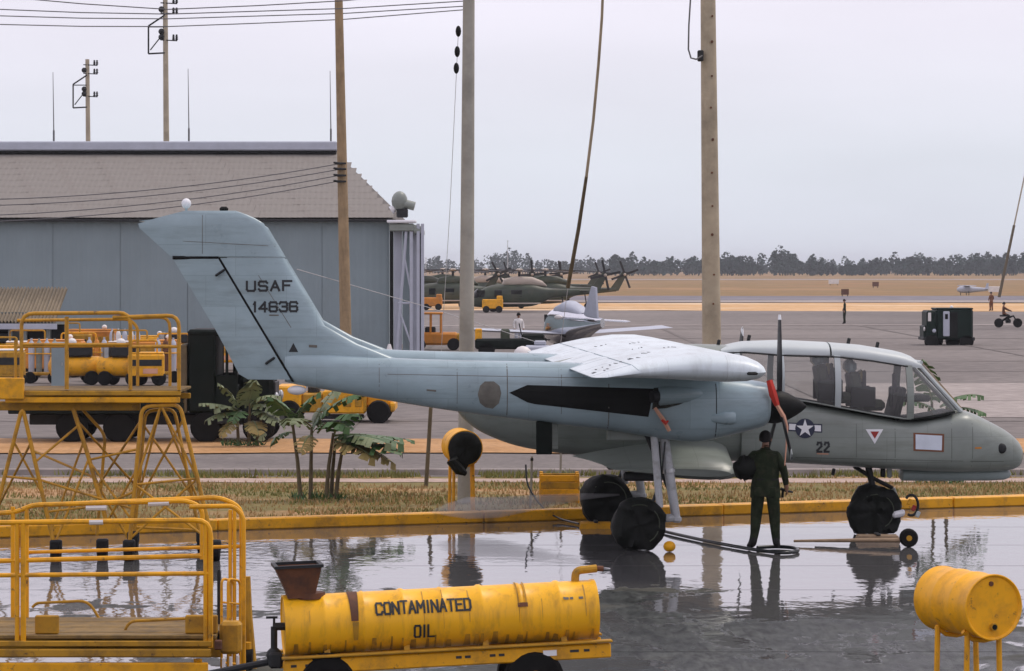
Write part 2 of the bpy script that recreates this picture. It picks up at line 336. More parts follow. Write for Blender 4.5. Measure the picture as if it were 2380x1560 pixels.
def wet_mat():
    m = bpy.data.materials.new('wet_concrete'); m.use_nodes = True; t = m.node_tree; N = t.nodes; L = t.links; p = N['Principled BSDF']
    g = N.new('ShaderNodeNewGeometry'); sp = N.new('ShaderNodeSeparateXYZ'); L.new(g.outputs['Position'], sp.inputs[0])
    def tex(scale, detail=5, rough=.55, loc=(0, 0, 0), st=(1, 1, 1), dist=0.):
        mp_ = N.new('ShaderNodeMapping'); mp_.inputs['Scale'].default_value = st; mp_.inputs['Location'].default_value = loc; L.new(g.outputs['Position'], mp_.inputs[0])
        a = N.new('ShaderNodeTexNoise'); a.inputs['Scale'].default_value = scale; a.inputs['Detail'].default_value = detail; a.inputs['Roughness'].default_value = rough; a.inputs['Distortion'].default_value = dist
        L.new(mp_.outputs[0], a.inputs['Vector']); return a.outputs['Fac']
    def rng(src, a, b, c, d, smooth=False):
        n = N.new('ShaderNodeMapRange'); n.inputs[1].default_value = a; n.inputs[2].default_value = b; n.inputs[3].default_value = c; n.inputs[4].default_value = d
        if smooth: n.interpolation_type = 'SMOOTHSTEP'
        L.new(src, n.inputs[0]); return n.outputs[0]
    def op(o, a, b):
        n = N.new('ShaderNodeMath'); n.operation = o
        for i, v in enumerate((a, b)):
            if isinstance(v, (int, float)): n.inputs[i].default_value = v
            else: L.new(v, n.inputs[i])
        return n.outputs[0]
    def mixf(f, a, b):
        n = N.new('ShaderNodeMix'); L.new(f, n.inputs[0])
        for i, v in ((2, a), (3, b)):
            if isinstance(v, (int, float)): n.inputs[i].default_value = v
            else: L.new(v, n.inputs[i])
        return n.outputs[0]
    def mixc(f, a, b):
        n = N.new('ShaderNodeMix'); n.data_type = 'RGBA'; L.new(f, n.inputs[0])
        for i, v in ((6, a), (7, b)):
            if isinstance(v, tuple): n.inputs[i].default_value = (*v, 1)
            else: L.new(v, n.inputs[i])
        return n.outputs[2]
    # the slab falls towards the kerb, so water stands there; nearer it lies in scattered shallow pools
    pn = op('ADD', op('MULTIPLY', tex(1.0, 7, .58, (2.9, 0.4, 0), (.30, .26, 1), 1.2), 1.9), op('MULTIPLY', tex(1.0, 7, .62, (7.1, 2.2, 0), (1.1, .38, 1), .9), 1.15))
    pool = op('ADD', pn, rng(sp.outputs[1], 34.0, 42.5, .03, .62, True))
    mk = rng(pool, 1.525, 1.56, 0, 1)
    dry = rng(op('SUBTRACT', tex(1.0, 6, .55, (8.3, 3.1, 0), (.22, .22, 1), .6), rng(sp.outputs[1], 38, 42, 0, .3, True)), .54, .575, 0, 1)
    fine = tex(9, 8, .78, (0, 0, 0), (1, .22, 1)); mid = tex(2.2, 6, .65, (0, 0, 0), (1, .4, 1))
    base = mixc(rng(mid, .3, .7, 0, 1), (.010, .012, .010), (.042, .046, .041))
    v = N.new('ShaderNodeVectorMath'); v.operation = 'SCALE'; L.new(base, v.inputs[0]); L.new(rng(fine, .38, .64, .2, 2.6), v.inputs['Scale'])
    damp = mixc(dry, v.outputs[0], (.080, .080, .066))
    L.new(mixc(mk, damp, (.10, .10, .10)), p.inputs['Base Color']); L.new(mixf(mk, mixf(dry, .10, .05), .55), p.inputs['Specular IOR Level'])  # paler base under pools: sky reflection strengthened through the colour
    L.new(mixf(mk, mixf(dry, rng(mid, .3, .7, .22, .5), .75), .03), p.inputs['Roughness'])
    p.inputs['IOR'].default_value = 1.5
    bu = N.new('ShaderNodeBump'); bu.inputs['Distance'].default_value = .02; L.new(mixf(mk, .8, .0), bu.inputs['Strength']); L.new(fine, bu.inputs['Height'])
    b2 = N.new('ShaderNodeBump'); b2.inputs['Strength'].default_value = .42; b2.inputs['Distance'].default_value = .010; L.new(tex(3.2, 3, .5, (0, 0, 0), (1, .6, 1)), b2.inputs['Height']); L.new(bu.outputs[0], b2.inputs['Normal'])
    L.new(b2.outputs[0], p.inputs['Normal'])
    M['wet'] = m
wet_mat()

# ---------------------------------------------------------------- the ground
def kerbY(X): return 48.15 + 0.385 * X
def sheet(name, poly, z, m, parent=None, kind='structure'):
    o = MB().add([(x, y, z) for x, y in poly], [tuple(range(len(poly)))]).build(name, m, parent, 0, False)
    if o.data.polygons[0].normal.z < 0: o.data.flip_normals()
    if kind and parent is None: o['kind'] = kind
    return o
sheet('terrain', [(-3500, -60), (3500, -60), (3500, 6500), (-3500, 6500)], -0.12, M['terrain'])
def clip(poly, f):                              # keep where f(p) <= 0
    o = []
    for i, p in enumerate(poly):
        q = poly[(i + 1) % len(poly)]; a, b = f(p), f(q)
        if a <= 0: o.append(p)
        if (a < 0 < b) or (b < 0 < a):
            t = a / (a - b); o.append((p[0] + (q[0] - p[0]) * t, p[1] + (q[1] - p[1]) * t))
    return o
ramp_o = sheet('wash_ramp', clip([(-34, -20), (34, -20), (34, 62), (-34, 62)], lambda p: p[1] - kerbY(p[0])), -0.05, M['joint'])
SX, SY, gap = 18.3, 3.05, 0.015
for j in range(14):
    for i in range(-2, 3):
        x0, y0 = i * SX - 9.3, 13.5 + j * SY
        poly = clip([(x0 + gap, y0 + gap), (x0 + SX - gap, y0 + gap), (x0 + SX - gap, y0 + SY - gap), (x0 + gap, y0 + SY - gap)], lambda p: p[1] - kerbY(p[0]) + 0.12)
        if len(poly) < 3: continue
        MB().prism([(x, y, -0.049) for x, y in poly], (0, 0, 0.049)).build('slab', M['wet'], ramp_o, 0)
# grass verge between kerb and service road
def wavy(poly, step, amp):
    o = []
    for i, p in enumerate(poly):
        q = poly[(i + 1) % len(poly)]; n = max(1, int(math.hypot(q[0] - p[0], q[1] - p[1]) / step))
        for k in range(n):
            x_, y_ = p[0] + (q[0] - p[0]) * k / n, p[1] + (q[1] - p[1]) * k / n
            o.append((x_, y_ + amp * (noise.noise((x_ / step * .23, i * 7.3, 1.1)) + .5 * noise.noise((x_ / step * .7, i * 3.3, 5.1)))))
    return o
verge = sheet('grass_verge', clip([(-30, 30), (30, 30), (30, 58.6), (-30, 58.6)], lambda p: kerbY(p[0]) + .1 - p[1]), -0.02, M['grass_earth'])
sheet('footpath', wavy([(-40, 57.0), (40, 57.0), (40, 58.1), (-40, 58.1)], .5, .35), -0.012, M['pink_path'])
sheet('service_road', [(-60, 60.0), (60, 60.0), (60, 66.6), (-60, 66.6)], -0.06, M['road'])
sheet('dry_verge', wavy([(-60, 66.4), (60, 66.4), (60, 72), (-60, 72)], .7, .5), -0.035, M['dry_verge'])
sheet('apron', [(-160, 71.7), (200, 71.7), (260, 232), (-30, 290), (-400, 330), (-400, 71.7)], -0.04, M['apron'])
sheet('concrete_lane', [(8.5, 82), (60, 82), (60, 106), (10.5, 106)], -0.03, M['apron_pale'])
sheet('sand_strip', wavy([(-400, 331), (-30, 291), (260, 233), (500, 233), (500, 330), (60, 340), (-400, 352)], 4, 5.), -0.05, M['sand'])
sheet('taxiway', wavy([(-600, 372), (700, 372), (700, 420), (-600, 432)], 5, 4), -0.05, M['runway'])
sheet('taxiway_edge', [(-600, 352), (700, 345), (700, 371), (-600, 371)], -0.06, M['apron_pale'])
sheet('runway', [(-1500, 940), (1500, 940), (1500, 1010), (-1500, 1010)], -0.05, M['apron_pale'])
apr = bpy.data.objects['apron']
for k, (y_, w_) in enumerate(((80, .10), (92, .12), (118, .16), (131, .2), (150, .22), (172, .25), (198, .3))):
    sheet('tar_joint', wavy([(-60, y_ - w_), (75, y_ - w_), (75, y_ + w_), (-60, y_ + w_)], 3, w_ * .8), -.026 + .0005 * k, M['road'], apr)
for k, x_ in enumerate((-4, 9, 22, 33)):
    sheet('tar_joint', [(x_, 74), (x_ + .14, 74), (x_ * 1.05 + .3, 215), (x_ * 1.05, 215)], -.0225 + .0004 * k, M['road'], apr)
sheet('painted_line', [(-40, 206), (80, 214), (80, 216.5), (-40, 208.5)], -.02, M['apron_pale'], apr)
# kerb of the service road: concrete stones
kr = sheet('road_kerb', [(-30, 59.0), (30, 59.0), (30, 59.99), (-30, 59.99)], -0.045, M['road'])
km = MB().box((0, 0, 0), (1.98, .16, .16), .02).mesh('kerbstone')
km.materials.append(M['apron_pale'])
for i in range(-9, 10):
    o = bpy.data.objects.new('kerbstone', km); col.objects.link(o); o.parent = kr; o.location = (i * 2.0, 59.6, -0.01)

# long yellow wooden kerb beams along the edge of the wash ramp
kb = thing('kerb_beam', 'long yellow painted kerb beam running along the far edge of the wet ramp', 'kerb', (0, kerbY(0), 0), math.atan(0.385))
x0 = -12.0
for L_ in (3.4, 3.9, 4.2, 4.0, 4.1, 3.8, 4.4):
    b = MB().box((x0 + L_ / 2, 0.02 * random.uniform(-1, 1), 0.085), (L_ - .012, .26, .17), .018).build('beam', M['yellow'], kb)
    x0 += L_

# grass blades and dry tufts on the verge
def blades(name, label, n, region, m, hmin, hmax, cat='grass'):
    vs, fs = [], []
    for _ in range(n):
        x, y = region()
        h = random.uniform(hmin, hmax); a = random.uniform(0, 6.28); w = .012 + .012 * random.random()
        dx, dy = math.cos(a) * w, math.sin(a) * w; lx, ly = random.gauss(0, .35) * h, random.gauss(0, .35) * h
        k = len(vs); vs += [(x - dx, y - dy, -.03), (x + dx, y + dy, -.03), (x + lx, y + ly, h)]; fs.append((k, k + 1, k + 2))
    me = bpy.data.meshes.new(name); me.from_pydata(vs, [], fs); me.materials.append(m)
    o = bpy.data.objects.new(name, me); col.objects.link(o); return tag(o, label, cat, None, 'stuff')
mat('blade_dry', (0.40, 0.26, 0.11), 0.9, var=.3, scale=1); mat('blade_green', (0.19, 0.19, 0.05), 0.9, var=.3, scale=1)
def vreg():
    while True:
        x, y = random.uniform(-12, 13), random.uniform(45, 58.4)
        if y > kerbY(x) + .25 and noise.noise((x * .35, y * .5, 0)) > -.25 + .5 * random.random() - .2 and not (56.9 < y < 58.15): return x, y
def vreg2():
    while True:
        x, y = random.uniform(-12, 13), random.uniform(45, 57)
        if y > kerbY(x) + .2 and noise.noise((x * .3 + 9, y * .6, 3)) > -.05: return x, y
def vreg3():
    while True:
        x, y = random.uniform(-13, 14), random.uniform(58.2, 59.3)
        if noise.noise((x * .5, y, 5)) > -.1: return x, y
blades('dry_grass', 'dry tan grass growing on the verge behind the yellow kerb', 16000, vreg, M['blade_dry'], .02, .06)
blades('green_grass', 'green grass patches on the verge behind the yellow kerb', 11000, vreg2, M['blade_green'], .02, .055)
blades('roadside_grass', 'dark ragged grass along the near edge of the service road', 4500, vreg3, M['blade_green'], .04, .12)

# ---------------------------------------------------------------- far wood
def wood(name, label, n, xr, yr, hr, q):
    vs, fs = [], []
    for _ in range(n):
        x, y = random.uniform(*xr), random.uniform(*yr)
        h = random.uniform(*hr) * (.62 + .75 * (noise.noise((x * .035, 1.7, 0)) + .5)) * (1.25 if random.random() < .1 else 1)
        k = len(vs); vs += [(x - .25, y, -.2), (x + .25, y, -.2), (x + .12, y, h * .7), (x - .12, y, h * .7)]; fs.append((k, k + 1, k + 2, k + 3))
        cw = h * random.uniform(.28, .45); bare = random.random() < .15
        for _ in range(int(q * (.45 if bare else 1))):
            u = random.random(); a = random.uniform(0, 6.28); rr = cw * math.sqrt(random.random()) * (math.sin(math.pi * (u * .8 + .15)))
            c = Vector((x + math.cos(a) * rr, y + math.sin(a) * rr, h * (.12 + .88 * u)))
            s_ = random.uniform(.35, .95); d1 = Vector((random.gauss(0, 1), random.gauss(0, 1), random.gauss(0, .6))).normalized() * s_; d2 = d1.cross(Vector((random.gauss(0, 1), random.gauss(0, 1), random.gauss(0, 1)))).normalized() * s_ * .8
            k = len(vs); vs += [c - d1, c + d2, c + d1 * .8, c - d2]; fs.append((k, k + 1, k + 2, k + 3))
    me = bpy.data.meshes.new(name); me.from_pydata([tuple(v) for v in vs], [], fs); me.materials.append(M['tree_leaf'])
    o = bpy.data.objects.new(name, me); col.objects.link(o); return tag(o, label, 'trees', None, 'stuff')
wood('far_wood', 'dark wooded tree line beyond the airfield on the right', 520, (45, 420), (1380, 1500), (5.5, 9.8), 110)
wood('distant_wood', 'hazy low tree line on the horizon behind the helicopters', 700, (-420, 300), (1700, 1900), (5, 9.5), 70)

# ---------------------------------------------------------------- hangar
hx, hy = -5.47, 140.0; ez = 3.9 + 110 * 140 / F
hg = thing('hangar', 'large blue grey corrugated hangar with brown grey hipped roof on the left', 'hangar', (hx, hy, 0))
Wd, Ln = 24.0, 44.0; ry = 12.0; rz = 3.9 + (620 - 356) * 152 / F - 0; rx = (785 - CX) * 152 / F - hx
core = MB()
core.add([(-Ln, .12, -.1), (0 - .12, .12, -.1), (-.12, .12, ez), (-Ln, .12, ez), (-Ln, Wd, -.1), (-.12, Wd, -.1), (-.12, Wd, ez), (-Ln, Wd, ez)],
         [(0, 1, 2, 3), (1, 5, 6, 2), (5, 4, 7, 6), (4, 0, 3, 7)])
core.build('wall', M['hangar_wall'], hg, 0)
# corrugated wall sheets
def corr(w, h, pitch, amp, n_=4):
    n = int(w / pitch) * n_
    return [(w * i / n, amp * math.cos(2 * math.pi * i / n_)) for i in range(n + 1)]
prof = corr(2.98, 0, .298, .007)
wp = MB(); nn = len(prof)
wp.add([(x, y, z) for z in (0, ez) for x, y in prof], [(i, i + 1, nn + i + 1, nn + i) for i in range(nn - 1)])
wme = wp.mesh('wall_sheet', 0, False); wme.materials.append(M['hangar_wall'])
for i in range(12):
    o = bpy.data.objects.new('wall_sheet', wme); col.objects.link(o); o.parent = hg; o.location = (-3.0 * (i + 1) + .01, 0.04 + .003 * (i % 2), -.1)
# roof: under-sheet and overlapping corrugated sheets in courses
ri = Vector((rx, ry, rz))
und = MB(); und.add([(-Ln, -.3, ez - .02), (.25, -.3, ez - .02), (rx, ry, rz - .05), (-Ln, ry, rz - .05), (.25, Wd + .3, ez - .02), (-Ln, Wd + .3, ez - .02)], [(0, 1, 2, 3), (1, 4, 2), (4, 5, 3, 2)])
und.build('roof', M['roof_dark'], hg, 0)
NC = 11; slope = Vector((0, ry + .35, rz - ez)); prof = corr(2.0, 0, .25, .004, 4); nn = len(prof)
rs = MB(); d = slope / NC * 1.12
rs.add([(x, t * d.y - y_ * 0, t * d.z + y_ + .006 - .008 * t) for t in (0, 1) for x, y_ in prof], [(i, i + 1, nn + i + 1, nn + i) for i in range(nn - 1)])
rme = rs.mesh('roof_sheet', 0, False); rme.materials.append(M['hangar_roof'])
for c in range(NC):
    t = c / NC
    xe = .30 + (rx - .30) * (t + .35 / NC)
    k = 0
    while xe - 2.0 * k > -26:
        o = bpy.data.objects.new('roof_sheet', rme); col.objects.link(o); o.parent = hg
        o.location = (xe - 2.0 * (k + 1) + .004 * (k % 3), -.35 + slope.y * t, ez + .07 + slope.z * t + .006 * (k % 2)); k += 1
MB().box((-Ln / 2, -.42, ez - .06), (Ln + .6, .12, .10), .01).build('gutter', M['dark_steel'], hg)
# ridge monitor vent
zt = 3.9 + (620 - 330) * 152 / F
MB().box(((-Ln + rx) / 2, ry, (rz + .10 + zt) / 2), (Ln + rx, 1.6, zt - rz - .10), .05).build('ridge_vent', M['vent_pale'], hg)
MB().box(((-Ln + rx) / 2, ry, rz + .03), (Ln + rx - .1, 1.4, .14)).build('ridge_gap', M['black_paint'], hg)
# door pocket at the right corner: dark gap, pale panels, lattice mast, capped head
dp = Vector((0, 0, 0)); S_ = F / 139.0
def hp(px, py, dy=-.9): v = W(px, py, hy + dy); return Vector((v.x - hx, dy, v.z))
for a, b, m_, nm in ((906, 914, 'black_paint', 'door_gap'), (915, 934, 'vent_pale', 'door_panel'), (936, 952, 'hangar_wall', 'door_panel'), (953, 972, 'vent_pale', 'door_panel')):
    p, q = hp(a, 525, -.2), hp(b, 830, -.2)
    MB().box(((p.x + q.x) / 2, -.2 + .03 * (a % 3), (p.z - .1) / 2), (q.x - p.x, .1, p.z + .1), .01).build(nm, M[m_], hg)
mast = MB()
for px in (956, 972, 982): p = hp(px, 520); mast.box((p.x, -.9, p.z / 2), (.14, .14, p.z), .01)
mast.build('door_mast', M['vent_pale'], hg)
br = MB(); br.cyl(hp(945, 525), hp(921, 830), .07, n=8); br.cyl(hp(925, 715), hp(956, 800), .05, n=6); br.cyl(hp(940, 600), hp(958, 690), .05, n=6); br.cyl(hp(925, 705), hp(958, 705), .05, n=6)
br.build('door_brace', M['vent_pale'], hg)
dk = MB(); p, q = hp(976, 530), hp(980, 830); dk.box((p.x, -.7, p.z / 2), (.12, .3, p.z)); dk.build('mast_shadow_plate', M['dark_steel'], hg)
p, q = hp(905, 512, -.8), hp(962, 540, -.8)
MB().box(((p.x + q.x) / 2, -.6, p.z - .32), (q.x - p.x, .9, .34), .04).build('door_header', M['green_grey'], hg)
MB().box(((p.x + q.x) / 2, -.65, p.z - .06), (q.x - p.x + .2, 1.1, .13), .03).build('header_cap', M['white_paint'], hg)
p = hp(962, 530, -.8); MB().loft([ell(p.x + dx, -.6, p.z + tz, p.z - .3, hw, 3, 12) for dx, tz, hw in ((0, .15, .4), (.25, .12, .38), (.42, -.02, .3), (.47, -.15, .1))]).build('header_end', M['green_grey'], hg)

# siren horn on a bracket at the hangar corner
sp_ = W(935, 506, 139.2); sr = thing('siren_horn', 'olive siren horn mounted above the hangar door corner', 'siren', sp_)
MB().box((0, 0, .2), (.5, .5, .4), .05).build('bracket', M['dark_steel'], sr)
MB().ball((-.12, 0, .72), (.36, .34, .46), 12, 8).build('motor_housing', M['green_grey'], sr)
MB().tube([(-.1, 0, .62), (.25, 0, .58), (.55, 0, .5)], [.26, .2, .2], 12).build('horn', M['green_grey'], sr)
MB().tube([(-.3, 0, .45), (-.5, 0, .32)], [.12, .2], 10).build('side_horn', M['white_paint'], sr)

# whip antennas along the roof ridge
for px, y0, y1, lb in ((123, 168, 334, 'thin whip antenna standing above the left end of the hangar ridge'), (437, 160, 330, 'thin whip antenna beside the taller framed utility pole'), (767, 165, 330, 'thin whip antenna at the right end of the hangar ridge')):
    a, b = W(px, y0, 152), W(px + 2, y1, 152)
    w = MB(); h = a.z - b.z
    t = thing('whip_antenna', lb, 'antenna', b, 0, 'whip antennas on the hangar ridge')
    MB().tube([(0, 0, .5 * h * .35), (-.04, 0, h)], [.03, .014], 6).build('whip', M['wire'], t)
    MB().tube([(.0, 0, -.1), (0, 0, .5 * h * .37)], .05, 6).build('base_tube', M['wire'], t)
# ---------------------------------------------------------------- utility poles and wires
def framed_pole(px, y_top, Y, label, sc_):
    b = W(px + 6, HZ, Y); b.z = -.1; top = W(px, y_top, Y)
    t = thing('utility_pole', label, 'pole', b, 0, 'framed poles behind the hangar')
    lean = top.x - b.x; h = top.z - b.z
    MB().tube([(0, 0, 0), (lean, 0, h)], [.20 * sc_, .13 * sc_], 10).build('shaft', M['pole_concrete'], t)
    def P_(dx, dy): return Vector((lean * .95 + dx, -.1, h + dy))
    k = sc_
    fr = MB(); a = [P_(0, -1.0 * k), P_(-.9 * k, -1.6 * k), P_(-.9 * k, -3.1 * k), P_(0, -3.05 * k)]
    for q, w in zip(a, a[1:]): fr.cyl(q, w, .05 * k, n=6)
    fr.cyl(P_(-.9 * k, -1.65 * k), P_(0, -1.65 * k), .035 * k, n=6); fr.cyl(P_(-.8 * k, -2.9 * k), P_(-.1, -2.0 * k), .035 * k, n=6)
    fr.build('steel_frame', M['dark_steel'], t)
    for dy in (-.35, -.9, -2.35):
        MB().cyl(P_(-.25 * k, dy * k), P_(.65 * k, dy * k - .05), .035 * k, n=6).build('cross_arm', M['dark_steel'], t)
        for dx in (.45, .62):
            MB().loft([[P_(dx * k, dy * k) + Vector((r_ * k * math.cos(q), r_ * k * math.sin(q), z_ * k)) for q in [i * .785 for i in range(8)]] for r_, z_ in ((.05, -.02), (.09, .06), (.04, .1), (.09, .16), (.04, .2), (.07, .26), (.02, .3))]).build('insulator', M['dark_steel'], t)
    for dy in (-.7, -1.9, -2.2): MB().ball(P_(-.2 * k, dy * k), .17 * k, 8, 6).build('fitting', M['dark_steel'], t)
    return b, top
framed_pole(203, 138, 210, 'shorter framed utility pole left behind the hangar roof', 1.05)
framed_pole(384, -8, 178, 'taller framed utility pole rising past the top of the picture', 1.05)

def round_pole(name, label, pts, r0, r1, m, extra=None):
    b = pts[0]; t = thing(name, label, 'pole', b)
    n = 8; path = [(pts[1] - b) * (i / n) for i in range(n + 1)]
    MB().tube(path, [r0 + (r1 - r0) * i / n for i in range(n + 1)], 16).build('shaft', m, t)
    return t
Yc = 104.0
tC = round_pole('wooden_pole', 'slim brown wooden pole standing in front of the hangar', [Vector(W(806, 800, Yc).xy.to_3d()), W(786, -60, Yc)], .20, .13, M['pole_wood'])
for i, py in enumerate((380, 393, 408, 422)):
    p = W(785, py, Yc - .25) - tC.location
    MB().tube([p + Vector((.28, 0, 0)), p, p + Vector((-.14, 0, .03))], [.035, .05, .035], 6).build('insulator', M['dark_steel'], tC)
tD = round_pole('concrete_pole', 'grey concrete pole beside the yellow drum behind the airplane', [Vector(W(1082, 800, 52).xy.to_3d()), W(1090, -60, 52)], .135, .095, M['pole_grey'])
tE = round_pole('concrete_pole', 'thick tan concrete pole with bolt holes behind the cockpit', [Vector(W(1657, 800, 62).xy.to_3d()), W(1645, -60, 62)], .20, .145, M['pole_concrete'])
for k, py in enumerate(range(30, 780, 75)):
    py += random.uniform(-14, 14); p = W(1652 + py * .008 + random.uniform(-4, 4), py, 62) - tE.location; p.y = -.185 + .00 * k
    MB().cyl(p, p + Vector((0, .06, 0)), .02 + .008 * (k % 3 == 1), n=8).build('bolt_hole', M['rust'], tE)
p = W(1628, 130, 61.8) - tE.location; MB().box(p, (.12, .12, .22), .02).build('bracket', M['dark_steel'], tE)

def wire(name, label, pts, r, m, n=5, sag=0.0, group=None, cat='wire'):
    a = Vector(pts[0]); P_ = [Vector(p) - a for p in pts]
    if len(P_) == 2 and sag:
        P_ = [P_[0].lerp(P_[1], i / 14) - Vector((0, 0, sag * 4 * (i / 14) * (1 - i / 14))) for i in range(15)]
    return solo(MB().tube(P_, r, n), name, m, label, cat, a, 0, group)
for i, (y0, y1, y2, lb) in enumerate(((-8, 22, -26, 'topmost overhead wire crossing the upper left sky'), (22, 33, 2, 'second overhead wire from the top in the left sky'), (37, 44, 14, 'third overhead wire down in the left sky'), (57, 62, 22, 'lowest overhead wire crossing the upper left sky'))):
    Yw = 100 + 2 * i
    wire('overhead_wire', lb, [W(-120, y0 - 4, Yw), W(0, y0, Yw), W(190, (y0 + y1) / 2 + 2, Yw), W(390, y1, Yw), W(600, y1 - 3 + (y2 - y1) * .12, Yw), W(800, y1 + (y2 - y1) * .42, Yw), W(1090, y2, Yw)], .018, M['wire'], group='overhead wires')
for i, (ya, yb, lb) in enumerate(((382, 452, 'upper cable running from wooden pole down across the hangar roof'), (395, 466, 'second cable running from wooden pole across the hangar roof'), (409, 490, 'third cable running from wooden pole across the hangar roof'), (422, 505, 'lowest cable running from wooden pole across the hangar roof'))):
    wire('roof_cable', lb, [W(782, ya, Yc - .2), W(-140, yb + 14, Yc - 6)], .016, M['wire'], sag=.28, group='cables in front of the hangar roof')
wire('guy_wire', 'thin pale wire slanting from the tail fin past the wooden pole to the hangar door', [W(690, 626, 100), W(1000, 716, 118), G(1330, 822)], .013, M['wire_pale'])
# guy wires of the poles
def guy(label, a, b, r0, r1, m0, guard=None, beads=()):
    t = thing('guy_wire', label, 'wire', b); a = a - b
    MB().tube([Vector((0, 0, 0)), a * .5 + Vector((.02, 0, -.05)), a], r0, 6).build('strand', m0, t)
    if guard: MB().tube([Vector((0, 0, 0)), a * guard], r1, 8).build('guard_tube', M['stem'], t)
    for f_ in beads:
        MB().ball(a * f_, (.05, .05, .10), 8, 6).build('insulator', M['black_paint'], t)
guy('thin guy wire with three black insulators left of the grey pole', W(1066, 60, 55), W(1020, 905, 56), .006, .02, M['wire_pale'], None, (.985, .93, .885))
gpts = [(1402, -40), (1399, 40), (1391, 150), (1379, 280), (1363, 410), (1345, 530), (1320, 668)]; gb = W(1296, 810, 64.5); gg = thing('guy_wire', 'pale curved guy wire in the sky with dark guard tube low down', 'wire', gb)
P3 = [W(x_, y_, 60 + 4 * (y_ + 40) / 700) - gb for x_, y_ in gpts]
MB().tube(P3[:5], [.026, .027, .028, .029, .03], 8).build('strand', M['pole_concrete'], gg); MB().tube(P3[4:], [.034, .04, .044], 8).build('guard_tube', M['stem'], gg)
end = W(1270, 1000, 66); end.z = 0; MB().tube([P3[-1], end - gb], .006, 5).build('anchor_strand', M['wire_pale'], gg)
lb0, lb1 = G(2322, 690), W(2400, 320, gy(690)); lp = thing('leaning_pole', 'dark slender leaning pole on the far field at the right edge', 'pole', lb0)
MB().tube([(0, 0, -.1), tuple((lb1 - lb0) * .45)], [.20, .17], 8).build('lower_pole', M['stem'], lp); MB().tube([tuple((lb1 - lb0) * .45), tuple(lb1 - lb0)], [.10, .08], 8).build('upper_pole', M['pole_concrete'], lp)
wire('hanging_cable', 'short looped cable hanging beside the tan concrete pole at the top', [W(1606, -20, 61.5), W(1601, 60, 61.5), W(1600, 115, 61.5), W(1606, 135, 61.5), W(1618, 138, 61.5), W(1632, 130, 61.6)], .018, M['wire'], 6, cat='cable')

# thin dark post on the verge
pb = G(990, 1128); pt = thing('verge_post', 'thin dark leaning post on the verge beneath the tail boom', 'post', (pb.x, pb.y, -.05))
MB().tube([(0, 0, 0), (.05, 0, .8), (.09, 0, 1.5)], [.038, .036, .034], 8).build('shaft', M['stem'], pt)
MB().box((.09, 0, 1.52), (.09, .09, .05), .01).build('cap', M['dark_steel'], pt)

# small lean-to shed before the hangar
sb = W(80, 800, 124); sh = thing('lean_to_shed', 'small shed with brown corrugated roof at the left edge before the hangar', 'shed', (sb.x, 124, 0))
def sp2(px, py, dy=0.): v = W(px, py, 124 + dy); return Vector((v.x - sb.x, dy, v.z))
tl, bl = sp2(-60, 672, 3.0), sp2(-60, 752, -.6); tr, br_ = sp2(160, 676, 3.0), sp2(165, 752, -.6)
MB().box(((tl.x + tr.x) / 2, 1.6, 1.0), (tr.x - tl.x - .3, 2.6, 2.2)).build('wall', M['shed_wall'], sh)
nsh = 7; wdt = (tr.x - tl.x) / nsh; prof = corr(wdt, 0, wdt / 4, .06, 4); nn = len(prof)
ms = MB(); ms.add([(x, (3.6) * t, (tl.z - bl.z) * t + y_) for t in (0, 1) for x, y_ in prof], [(i, i + 1, nn + i + 1, nn + i) for i in range(nn - 1)])
sme = ms.mesh('roof_sheet', 0, False); sme.materials.append(M['shed_roof'])
for i in range(nsh):
    o = bpy.data.objects.new('roof_sheet', sme); col.objects.link(o); o.parent = sh; o.location = (tl.x + wdt * i, -.6, bl.z + .05 + .015 * (i % 2))
MB().box(((tl.x + tr.x) / 2, -.66, bl.z - .12), (tr.x - tl.x + .1, .08, .22), .01).build('fascia', M['vent_pale'], sh)
for a, b in ((-40, 20), (62, 110), (118, 150)):
    p, q = sp2(a, 775), sp2(b, 800); MB().box(((p.x + q.x) / 2, .26, (p.z + .2) / 2 + .3), (q.x - p.x, .1, p.z - .1)).build('opening', M['black_paint'], sh)
for a in (24, 58, 112):
    p = sp2(a, 765, -.5); MB().box((p.x, -.5, p.z / 2), (.14, .14, p.z), .01).build('post', M['shed_wall'], sh)
mat('soot', (0.035, 0.036, 0.03), 0.8, var=.6, scale=9, dirt=(.13, .15, .14), damt=.7, dscale=7, spec=.1)
# ---------------------------------------------------------------- the twin-boom airplane
TH = R(3.7); CT, ST = math.cos(TH), math.sin(TH); X0, Y0 = 1.57, 45.5
ap = thing('propeller_airplane', 'grey twin-boom propeller airplane parked on the wet ramp', 'airplane', (X0, Y0, 0), TH)
def A(px, py, l=0.0):
    u = (px - CX) / F; xl = (u * (Y0 + l * CT) - X0 + l * ST) / (CT - u * ST)
    return Vector((xl, l, H - (py - HZ) * (Y0 + xl * ST + l * CT) / F))
def lerp_tab(tab, x):
    tab = sorted(tab)
    if x <= tab[0][0]: return tab[0][1]
    for (a, b), (c, d) in zip(tab, tab[1:]):
        if x <= c: return b + (d - b) * (x - a) / (c - a)
    return tab[-1][1]
BL = 2.24                                                   # half spacing of the booms
SURF = {}
def keep(name, mb): SURF[name] = BVHTree.FromPolygons([tuple(v) for v in mb.v], mb.f); return mb

